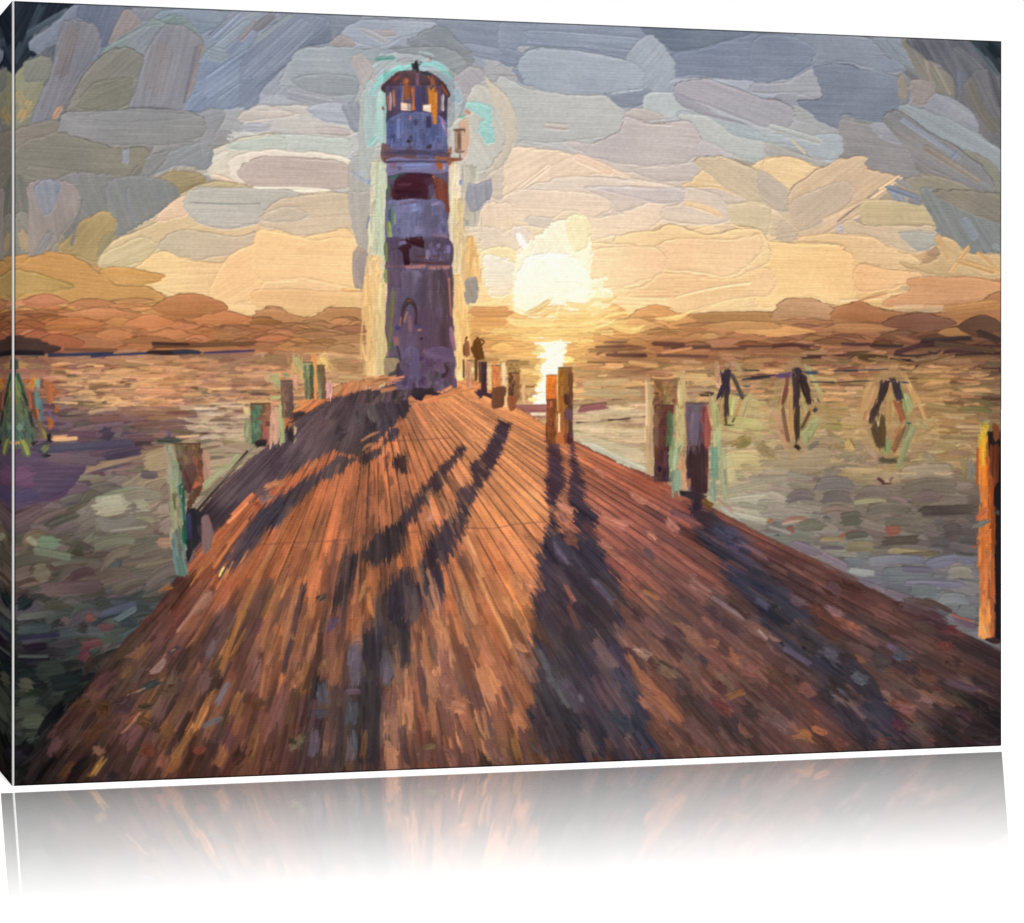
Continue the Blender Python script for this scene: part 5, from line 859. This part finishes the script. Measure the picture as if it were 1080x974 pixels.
# ---- overall grade of the print
def grade(I):
    Y, X = np.mgrid[0:PH, 0:PW].astype(np.float32); X /= SC; Y /= SC
    L = I.mean(-1); sat = np.full_like(L, .9)
    sky = np.clip((335-Y)/12, 0, 1); tower = ((X > 404) & (X < 480) & (Y > 75) & (Y < 415)).astype(np.float32)
    bl = np.clip((I[..., 2]-I[..., 0]+10)/24, .32, 1)
    bump = np.interp(L, [40, 85, 165, 200, 235, 255], [0, 1, 1, .75, .4, 0])
    lift = sky*(1-tower)*25*bl*bump + tower*2
    gx = np.clip(I[..., 1]-np.maximum(I[..., 0], I[..., 2]), 0, 90); cy = np.clip(np.minimum(I[..., 1], I[..., 2])-I[..., 0]-35, 0, 90)
    I = I.copy(); I[..., 1] -= .38*gx; I[..., 0] += .40*cy; I[..., 1:] -= .12*cy[..., None]
    gd = np.clip((I[..., 0]+I[..., 2])/2-I[..., 1]-2, 0, 40)*.6*sky*np.where(tower > 0, .35, 1)*(I[..., 2] > I[..., 0]*.82)
    I = I.copy(); I[..., 1] += gd
    out = L[..., None] + (I-L[..., None])*sat[..., None] + lift[..., None]
    g, b0_, XX, YY, off = 0, 0, 0, 0, raster(OFF, 0, 0, 1080, 860, 20)[4]
    h, w = off.shape[:2]
    out[:h, :w] += off
    low = tower*np.clip((Y-240)/60, 0, 1)*(I[..., 2] > I[..., 0]*.95)
    out += low[..., None]*np.array([4., 0., -3.])
    return out
OFF = Field("""60,175,4,3,8;180,80,2,2,6;600,200,4,0,0;330,300,9,0,3;250,300,8,-2,0;700,290,8,-3,-6;900,290,8,-3,-6;700,342,18,12,4;620,345,14,10,2;520,345,14,8,0;800,345,14,9,3;350,342,8,5,0;75,335,10,8,3;150,330,12,10,4;90,355,10,8,3;230,345,8,6,2;855,350,9,5,4;980,350,2,2,2;170,412,20,6,-2;300,400,16,6,0;250,450,6,2,0;55,495,8,8,2;90,540,-4,-4,-2;90,600,-16,-16,-11;
60,660,-12,-12,-10;60,722,-13,-13,-13;60,790,-8,-8,-8;150,640,-10,-10,-6;900,570,2,-2,-2;990,625,4,-2,0;850,500,6,0,0;150,700,-5,1,-1;970,700,0,2,4;510,700,18,17,18;510,640,12,14,16;450,720,12,12,12;535,600,-4,2,10;400,560,2,6,9;300,640,4,8,9;
560,500,0,0,6;660,560,-8,0,8;690,650,-10,0,8;620,650,0,0,0;900,460,24,16,8;980,430,20,12,6;800,450,14,10,4;700,450,10,4,2;420,450,4,6,8;330,470,4,4,4;800,620,-3,0,3;440,300,0,0,0;440,200,4,4,4""", 2.6)
IMG[:] = grade(IMG)
_ty, _tx = np.mgrid[0:PH, 0:PW]
# relief of the brushwork, as the print shows it: light lower edges, dark upper edges
_h = (HGT + np.roll(HGT, 1, 1) + np.roll(HGT, -1, 1))/3
_e = np.roll(_h, 1, 0) - np.roll(_h, -1, 0) + .35*(np.roll(_h, 1, 1) - np.roll(_h, -1, 1))
_e = np.clip(_e, -1.1, 1.1)
_thr = 1 + .026*np.sin(_ty*2*np.pi/(2.95*SC)+1.2*LN[_ty & 1023, (_tx//3) & 1023])*(.7+.5*FN[_tx & 1023, (_ty//2) & 1023]) + .012*FN[_ty & 1023, _tx & 1023]
def _soft(a):
    for ax in (0, 1): a = .25*np.roll(a, 1, ax)+.5*a+.25*np.roll(a, -1, ax)
    return a
FIN = (.8*IMG+.2*_soft(IMG))*(1+(.07+.05*np.clip((335*SC-_ty)/40, 0, 1))*(.5*_e+.5*_soft(_e)))[..., None]*_thr[..., None]
# ================================================================= the canvas as an object in a white studio
import bpy, bmesh
from mathutils import Vector
scene = bpy.context.scene
COL = scene.collection
FOC = 2900.0; CH = 0.80; CW = 1.1103859; CD = 0.121; HOR = 415.0; GAP = 0.0004
XL, ZL, XR, ZR = -.5074302, 2.8029479, .5557351, 3.1233172     # lower corners seen from the camera: sideways, away
ANG = math.atan2(ZR-ZL, XR-XL)
CAMH = (829.0-HOR)/827.7*CH + GAP
def pic(u, v):
    """canvas fraction (across, down) -> picture units"""
    X = XL+(XR-XL)*u; Z = ZL+(ZR-ZL)*u
    s = FOC/Z
    return 540+s*X, HOR+s*(CAMH-GAP-CH*(1-v))
def lin(c): c = np.clip(c, 0, 255)/255.; return np.where(c <= .04045, c/12.92, ((c+.055)/1.055)**2.4)
GAIN = 2.46        # light falling on the front: print colours are divided by it

# ---- print material: colours come from the painted attribute, the weave is a bump
def print_mat(name, rough=.62):
    m = bpy.data.materials.new(name); m.use_nodes = True; nt = m.node_tree; N = nt.nodes; Lk = nt.links
    b = N['Principled BSDF']; b.inputs['Roughness'].default_value = rough; b.inputs['Specular IOR Level'].default_value = 0
    a = N.new('ShaderNodeAttribute'); a.attribute_name = 'paint'
    Lk.new(a.outputs['Color'], b.inputs['Base Color'])
    tc = N.new('ShaderNodeTexCoord')
    w1 = N.new('ShaderNodeTexWave'); w1.bands_direction = 'Z'; w1.inputs['Scale'].default_value = 140; w1.inputs['Distortion'].default_value = .6; w1.inputs['Detail'].default_value = 1
    w2 = N.new('ShaderNodeTexWave'); w2.bands_direction = 'X'; w2.inputs['Scale'].default_value = 170; w2.inputs['Distortion'].default_value = .6; w2.inputs['Detail'].default_value = 1
    n = N.new('ShaderNodeTexNoise'); n.inputs['Scale'].default_value = 420
    for x in (w1, w2, n): Lk.new(tc.outputs['Object'], x.inputs['Vector'])
    mx = N.new('ShaderNodeMath'); mx.operation = 'MULTIPLY_ADD'; mx.inputs[1].default_value = .45
    Lk.new(w2.outputs['Fac'], mx.inputs[0]); Lk.new(w1.outputs['Fac'], mx.inputs[2])
    m2 = N.new('ShaderNodeMath'); m2.operation = 'MULTIPLY_ADD'; m2.inputs[1].default_value = .7
    Lk.new(n.outputs['Fac'], m2.inputs[0]); Lk.new(mx.outputs[0], m2.inputs[2])
    bp = N.new('ShaderNodeBump'); bp.inputs['Strength'].default_value = .35; bp.inputs['Distance'].default_value = .00012
    Lk.new(m2.outputs[0], bp.inputs['Height']); Lk.new(bp.outputs['Normal'], b.inputs['Normal'])
    return m
def plain_mat(name, col, rough=.6, nscale=60, amt=.12):
    m = bpy.data.materials.new(name); m.use_nodes = True; nt = m.node_tree; N = nt.nodes; Lk = nt.links
    b = N['Principled BSDF']; b.inputs['Roughness'].default_value = rough; b.inputs['Specular IOR Level'].default_value = .3
    n = N.new('ShaderNodeTexNoise'); n.inputs['Scale'].default_value = nscale; n.inputs['Detail'].default_value = 5
    r = N.new('ShaderNodeValToRGB')
    r.color_ramp.elements[0].color = tuple(c*(1-amt) for c in col)+(1,); r.color_ramp.elements[1].color = tuple(min(1, c*(1+amt)) for c in col)+(1,)
    Lk.new(n.outputs['Fac'], r.inputs['Fac']); Lk.new(r.outputs['Color'], b.inputs['Base Color'])
    return m
M_PRINT = print_mat('printed_canvas'); M_CREASE = plain_mat('canvas_fold_highlight', (.27, .27, .265)); M_WOOD = plain_mat('stretcher_pine', (.55, .40, .24), .6, 14, .2)  # crease grey has the corner's edge highlight painted in
M_PAD = plain_mat('white_felt', (.85, .85, .85))

root = bpy.data.objects.new('canvas_print', None); COL.objects.link(root)
root.location = (XL, ZL, GAP); root.rotation_euler = (0, 0, ANG)
root['label'] = 'wrapped canvas print of a lighthouse on a pier at sunset, standing on white floor'
root['category'] = 'canvas print'
def mesh_obj(name, co, faces, mat, parent, cols=None, label=None):
    me = bpy.data.meshes.new(name)
    co = np.asarray(co, np.float32); faces = np.asarray(faces, np.int32)
    me.vertices.add(len(co)); me.vertices.foreach_set('co', co.ravel())
    nf = len(faces); me.loops.add(nf*4); me.loops.foreach_set('vertex_index', faces.ravel())
    me.polygons.add(nf); me.polygons.foreach_set('loop_start', np.arange(0, nf*4, 4, dtype=np.int32))
    me.update(calc_edges=True)
    if cols is not None:
        at = me.color_attributes.new('paint', 'FLOAT_COLOR', 'POINT')
        at.data.foreach_set('color', np.concatenate([cols, np.ones((len(cols), 1))], 1).astype(np.float32).ravel())
    me.materials.append(mat)
    o = bpy.data.objects.new(name, me); COL.objects.link(o); o.parent = parent
    if label: o['label'] = label
    return o
def sample(x, y):
    x = np.clip(x*SC, 0, PW-1.01); y = np.clip(y*SC, 0, PH-1.01)
    i = x.astype(int); j = y.astype(int); fx = (x-i)[..., None]; fy = (y-j)[..., None]
    return (FIN[j, i]*(1-fx)+FIN[j, i+1]*fx)*(1-fy) + (FIN[j+1, i]*(1-fx)+FIN[j+1, i+1]*fx)*fy

NU, NV = 1160, 830
u = np.linspace(0, 1, NU+1); v = np.linspace(0, 1, NV+1)
UU, VV = np.meshgrid(u, v)
PX, PY = pic(UU, VV)
RGB = sample(PX, PY)
# thin dark rim along all edges of the front
ed = np.minimum(np.minimum(UU*CW, (1-UU)*CW), np.minimum(VV*CH, (1-VV)*CH))
RGB = RGB*(1-.75*np.clip(1-ed/.0016, 0, 1))[..., None]
LC = lin(RGB)/GAIN
# part of each mesh cell
cx = (PX[:-1, :-1]+PX[1:, 1:])/2; cy = (PY[:-1, :-1]+PY[1:, 1:])/2
LAB = np.zeros(cx.shape, np.int32)
def mark(k, poly):
    poly = np.array(poly, float)
    bx = (cx > poly[:, 0].min()) & (cx < poly[:, 0].max()) & (cy > poly[:, 1].min()) & (cy < poly[:, 1].max())
    X = cx[bx]; Y = cy[bx]; ins = np.zeros(X.shape, bool); n = len(poly)
    for i in range(n):
        ax, ay = poly[i]; b0, b1 = poly[(i+1) % n]
        if ay != b1: ins ^= ((ay > Y) != (b1 > Y)) & (X < (b0-ax)*(Y-ay)/(b1-ay)+ax)
    sub = LAB[bx]; sub[ins] = k; LAB[bx] = sub
def kz(K, pts): return [(K[0]+pts[i]/K[2], K[1]+pts[i+1]/K[2]) for i in range(0, len(pts), 2)]
parts = [('printed_sky', None, 'broad grey blue strokes above a cream and orange glow')]
def part(name, poly, label=None, up=None):
    parts.append((name, up, label)); mark(len(parts)-1, poly); return len(parts)-1
part('printed_sun', PT(543,320, 544,285, 556,255, 580,236, 604,227, 622,236, 624,262, 634,292, 640,312, 634,328, 585,335, 560,333), 'white and pale yellow burst of sun')
part('printed_hills', PT(-5,288, 57,266, 90,277, 105,290, 165,318, 230,326, 280,332, 400,324, 500,318, 560,334, 600,331, 660,330, 690,323, 740,332, 850,314, 900,314, 960,328, 1030,318, 1070,305, 1070,368, 600,356, 400,368, 200,374, -5,378), 'orange brown shore of rounded strokes')
k = part('printed_lake', PT(-5,378, 200,374, 400,368, 600,356, 1070,368, 1070,900, -5,900), 'ripples of brown, gold and grey green')
part('printed_boardwalk', DECK[:-1]+[(1070, 900), (-5, 900)], 'orange brown planks fanning out, crossed by dark shadows')
LH = part('printed_lighthouse', PT(402,94, 412,82, 430,74, 441,73, 460,78, 475,100, 470,104, 471,152, 476,156, 474,172, 471,178, 474,250, 477,300, 478,350, 481,385, 482,404, 470,414, 440,420, 422,412, 416,395, 406,390, 405,330, 406,250, 408,200, 408,178, 402,170, 402,152, 408,150, 407,98), 'striped tower in violet shade with an orange lit lantern room')
part('printed_window', kz(TA, [320,435,397,448,395,502,322,498]), 'pink left pane of the lantern room', LH)
part('printed_window', kz(TA, [494,456,556,452,558,515,496,500]), 'cream right pane of the lantern room', LH)
part('printed_band', kz(TB, [240,180,300,110,400,90,520,98,640,140,685,180,698,300,698,410,660,330,600,305,262,305]), 'dark red upper band', LH)
part('printed_band', kz(TB, [205,628,340,610,420,604,520,600,715,632,720,830,560,812,330,815,215,828]), 'dark violet lower band', LH)
part('printed_door', kz(TC, [300,372,306,240,360,168,415,240,425,372,380,400,320,400]), 'small arched doorway', LH)
part('printed_lamp', kz(TA, [735,645,830,645,835,680,806,690,806,815,826,822,822,840,800,845,800,905,700,912,700,878,780,876,782,840,748,835,742,820,748,660]), 'small cylinder lamp on a bracket beside the tower')
for nm, pl, lb in (
  ('printed_person', kz(TC, [750,460,790,455,805,560,808,620,780,640,770,760,748,780,745,600,742,500]), 'left hazy brown figure'),
  ('printed_person', kz(TC, [808,560,830,480,850,452,875,455,915,475,918,495,900,520,912,600,895,630,880,790,838,790,842,625,820,600]), 'right darker figure with a raised arm'),
  ('printed_post', kz(KA, [136,535,345,535,325,960,165,960]), 'short green and brown post'),
  ('printed_post', kz(KA, [446,305,574,305,574,690,500,740,470,700]), 'plum brown post'),
  ('printed_post', kz(KA, [674,116,780,116,782,500,705,500]), 'thin dark green post'),
  ('printed_post', kz(KA, [816,148,905,148,915,495,845,500]), 'thin brown post with green edge'),
  ('printed_post', kz(KB, [90,300,130,300,132,520,90,520]), 'pale pinkish post'),
  ('printed_post', kz(KB, [202,314,252,314,255,530,300,540,290,600,180,600,200,530]), 'thin dark plum post'),
  ('printed_post', kz(KB, [300,290,330,290,358,340,356,520,405,520,385,600,350,680,290,670,300,520,288,340]), 'orange post with brown foot'),
  ('printed_post', kz(KB, [412,300,514,300,512,400,508,600,480,690,440,700,420,600]), 'brown striped post'),
  ('printed_post', kz(KB, [716,413,810,413,815,960,718,960]), 'bright orange post before the sun glitter'),
  ('printed_post', kz(KB, [811,354,928,354,928,960,816,960]), 'taller brown post before the sun glitter'),
  ('printed_post', kz(KC, [121,124,270,124,268,290,250,300,235,780,122,760]), 'brown post with green right edge'),
  ('printed_post', kz(KC, [324,272,490,272,486,560,450,640,450,880,345,860,330,560]), 'plum and red post'),
  ('printed_post', kz(KH, [120,100,150,85,185,100,206,128,206,930,176,915,150,915,118,890,118,560,100,500,112,340,108,190]), 'tall orange lit post at the right edge'),
  ('printed_post', kz(KG, [75,125,285,125,280,400,290,540,280,700,210,840,200,880,180,915,150,900,110,750,100,400,85,250]), 'big leaning green and brown post'),
  ('printed_mooring_piles', kz(KD, [155,150,240,150,290,240,350,390,330,440,275,600,170,612,150,400,115,390,160,280]), 'smallest dark cluster of piles'),
  ('printed_mooring_piles', kz(KD, [740,160,800,140,835,200,890,400,950,460,920,520,860,530,800,640,810,810,760,820,690,740,640,470,670,280,720,200]), 'cluster of piles with green and orange edges'),
  ('printed_mooring_piles', kz(KE, [300,175,400,172,430,280,480,400,500,465,430,560,400,720,330,745,260,700,240,560,205,450,250,320]), 'rightmost cluster of piles over its reflection'),
  ('printed_mooring_piles', kz(KF, [100,170,140,180,200,330,240,210,320,200,345,400,350,560,400,700,430,780,380,850,310,830,250,800,240,840,110,830]), 'green teepee of piles at the left fold')):
    part(nm, pl, lb)
W1 = NU+1
objs = {}
gx = (UU*CW); gz = (1-VV)*CH
allco = np.stack([gx, np.zeros_like(gx), gz], -1).reshape(-1, 3); allc = LC.reshape(-1, 3)
ii, jj = np.meshgrid(np.arange(NU), np.arange(NV))
q = np.stack([(jj+1)*W1+ii, (jj+1)*W1+ii+1, jj*W1+ii+1, jj*W1+ii], -1)
for k, (nm, up, lb) in enumerate(parts):
    f = q[LAB == k]
    if len(f) == 0: print('EMPTY', nm, lb); continue
    idx, inv = np.unique(f, return_inverse=True)
    objs[k] = mesh_obj(nm, allco[idx], inv.reshape(-1, 4), M_PRINT, root if up is None else objs[up], allc[idx], lb)

# ---- wrapped sides: the picture runs on round the fold, mirrored
def wrap(name, us, vs, fx, label=None):
    """us, vs: grids of picture fractions; fx: grid of points"""
    h, w = us.shape
    px, py = pic(us, vs); c = lin(sample(px, py))/GAIN
    a, b = np.meshgrid(np.arange(w-1), np.arange(h-1)); ff = np.stack([b*w+a, b*w+a+1, (b+1)*w+a+1, (b+1)*w+a], -1).reshape(-1, 4)
    return mesh_obj(name, fx.reshape(-1, 3), ff, M_PRINT, root, c.reshape(-1, 3), label)
d = np.linspace(0, 1, 41)
Dg, Vg = np.meshgrid(d, np.linspace(0, 1, 601))
cr = .0021
wrap('wrapped_side', Dg*.018+.0015, Vg, np.stack([0*Dg-cr, cr+Dg*(CD-cr), (1-Vg)*CH], -1), 'left wrapped side, picture mirrored round the fold')
wrap('wrapped_side', 1-Dg*CD/CW, Vg, np.stack([0*Dg+CW, Dg*CD, (1-Vg)*CH], -1))
Ug, Dh = np.meshgrid(np.linspace(0, 1, 601), d)
wrap('wrapped_side', Ug, Dh*CD/CH, np.stack([Ug*CW, Dh*CD, 0*Ug+CH], -1))
wrap('wrapped_side', Ug, 1-Dh*CD/CH, np.stack([Ug*CW, Dh*CD, 0*Ug], -1))
# edge highlight painted as a pale strip down the left corner fold (small rounded quarter)
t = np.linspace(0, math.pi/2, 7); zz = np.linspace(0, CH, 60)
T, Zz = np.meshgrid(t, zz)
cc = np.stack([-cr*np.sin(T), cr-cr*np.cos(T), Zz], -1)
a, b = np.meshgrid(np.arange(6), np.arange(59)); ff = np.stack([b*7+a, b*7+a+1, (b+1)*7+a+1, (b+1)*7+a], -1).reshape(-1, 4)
o = mesh_obj('fold_highlight', cc.reshape(-1, 3), ff, M_CREASE, root, None, 'pale painted highlight where the canvas folds round the left corner')
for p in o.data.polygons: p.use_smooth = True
# stretcher bars behind, felt pads below
def box_obj(name, lo, hi, mat, parent, bev=.0015):
    bm = bmesh.new(); bmesh.ops.create_cube(bm, size=1)
    for vv in bm.verts:
        vv.co = Vector([(lo[i]+hi[i])/2+vv.co[i]*(hi[i]-lo[i]) for i in range(3)])
    bmesh.ops.bevel(bm, geom=bm.edges[:], offset=bev, segments=2, affect='EDGES')
    me = bpy.data.meshes.new(name); bm.to_mesh(me); bm.free(); me.materials.append(mat)
    ob = bpy.data.objects.new(name, me); COL.objects.link(ob); ob.parent = parent; return ob
e = .003; bw = .055
box_obj('stretcher_bar', (e, .03, e), (CW-e, CD-.002, bw), M_WOOD, root)
box_obj('stretcher_bar', (e, .03, CH-bw), (CW-e, CD-.002, CH-e), M_WOOD, root)
box_obj('stretcher_bar', (e, .03, bw+.001), (bw, CD-.003, CH-bw-.001), M_WOOD, root)
box_obj('stretcher_bar', (CW-bw, .03, bw+.001), (CW-e, CD-.003, CH-bw-.001), M_WOOD, root)
for x in (.12, CW-.12):
    box_obj('felt_pad', (x-.02, .05, -GAP), (x+.02, .09, -.00005), M_PAD, root, .0001)

# ---- glossy white floor: polished where the canvas stands, matt towards the viewer
fm = bpy.data.materials.new('white_lacquered_floor'); fm.use_nodes = True; nt = fm.node_tree; N = nt.nodes; Lk = nt.links
for n_ in list(N):
    if n_.type == 'BSDF_PRINCIPLED': N.remove(n_)
out = [n_ for n_ in N if n_.type == 'OUTPUT_MATERIAL'][0]
df = N.new('ShaderNodeBsdfDiffuse'); df.inputs['Color'].default_value = (.94, .94, .94, 1)
gl = N.new('ShaderNodeBsdfGlossy'); gl.inputs['Color'].default_value = (1, 1, 1, 1); gl.inputs['Roughness'].default_value = .0
tc = N.new('ShaderNodeTexCoord'); mp = N.new('ShaderNodeSeparateXYZ'); Lk.new(tc.outputs['Object'], mp.inputs[0])
# object Y runs away from the viewer, 0 at the canvas: polish against distance in front of it
rp = N.new('ShaderNodeMapRange'); rp.inputs['From Min'].default_value = -1.0; rp.inputs['From Max'].default_value = 0.0
Lk.new(mp.outputs['Y'], rp.inputs['Value'])
cr_ = N.new('ShaderNodeValToRGB'); el = cr_.color_ramp.elements
POL = [(.05, 0), (.20, .14), (.36, .33), (.61, .60), (.952, .83), (.958, 0)]
while len(el) < len(POL): el.new(.5)
for p_, (x_, y_) in zip(el, POL): p_.position = x_; p_.color = (y_, y_, y_, 1)
Lk.new(rp.outputs[0], cr_.inputs['Fac'])
mr = cr_
nm_ = N.new('ShaderNodeCombineXYZ'); nm_.inputs[0].default_value = -math.sin(math.radians(2.2)); nm_.inputs[2].default_value = math.cos(math.radians(2.2))
Lk.new(nm_.outputs[0], gl.inputs['Normal'])
mx = N.new('ShaderNodeMixShader'); Lk.new(mr.outputs[0], mx.inputs[0]); Lk.new(df.outputs[0], mx.inputs[1]); Lk.new(gl.outputs[0], mx.inputs[2]); Lk.new(mx.outputs[0], out.inputs['Surface'])
bm = bmesh.new()
vs = [bm.verts.new(p) for p in ((-30, -8, 0), (30, -8, 0), (30, 60, 0), (-30, 60, 0))]; bm.faces.new(vs)
me = bpy.data.meshes.new('floor'); bm.to_mesh(me); bm.free(); me.materials.append(fm)
fl = bpy.data.objects.new('floor', me); COL.objects.link(fl); fl['kind'] = 'structure'
fl.location = (XL, ZL, 0); fl.rotation_euler = (0, 0, ANG)

# ---- light: even white studio light all round and one large soft key from the viewer's right
w = bpy.data.worlds.new('World'); scene.world = w; w.use_nodes = True
bg = w.node_tree.nodes['Background']; bg.inputs['Color'].default_value = (1, 1, 1, 1); bg.inputs['Strength'].default_value = 1.0
ld = bpy.data.lights.new('studio_key', 'SUN'); ld.energy = 4.2; ld.angle = math.radians(20); ld.color = (1, 1, 1)
lo = bpy.data.objects.new('studio_key', ld); COL.objects.link(lo)
dirv = Vector((-.30, 1.0, -.62)).normalized()
lo.rotation_euler = dirv.to_track_quat('-Z', 'Y').to_euler()
cd = bpy.data.cameras.new('camera'); cam = bpy.data.objects.new('camera', cd); COL.objects.link(cam); scene.camera = cam
cd.sensor_fit = 'HORIZONTAL'; cd.sensor_width = 36; cd.lens = FOC/1080*36
cam.location = (0, 0, CAMH); cam.rotation_euler = (math.pi/2, 0, 0)
cd.shift_y = (HOR-487.0)/1080.0
cd.clip_end = 200; cd.clip_start = .05
scene.view_settings.view_transform = 'Standard'; scene.view_settings.look = 'None'; scene.view_settings.exposure = 0; scene.view_settings.gamma = 1
scene.cycles.max_bounces = 6
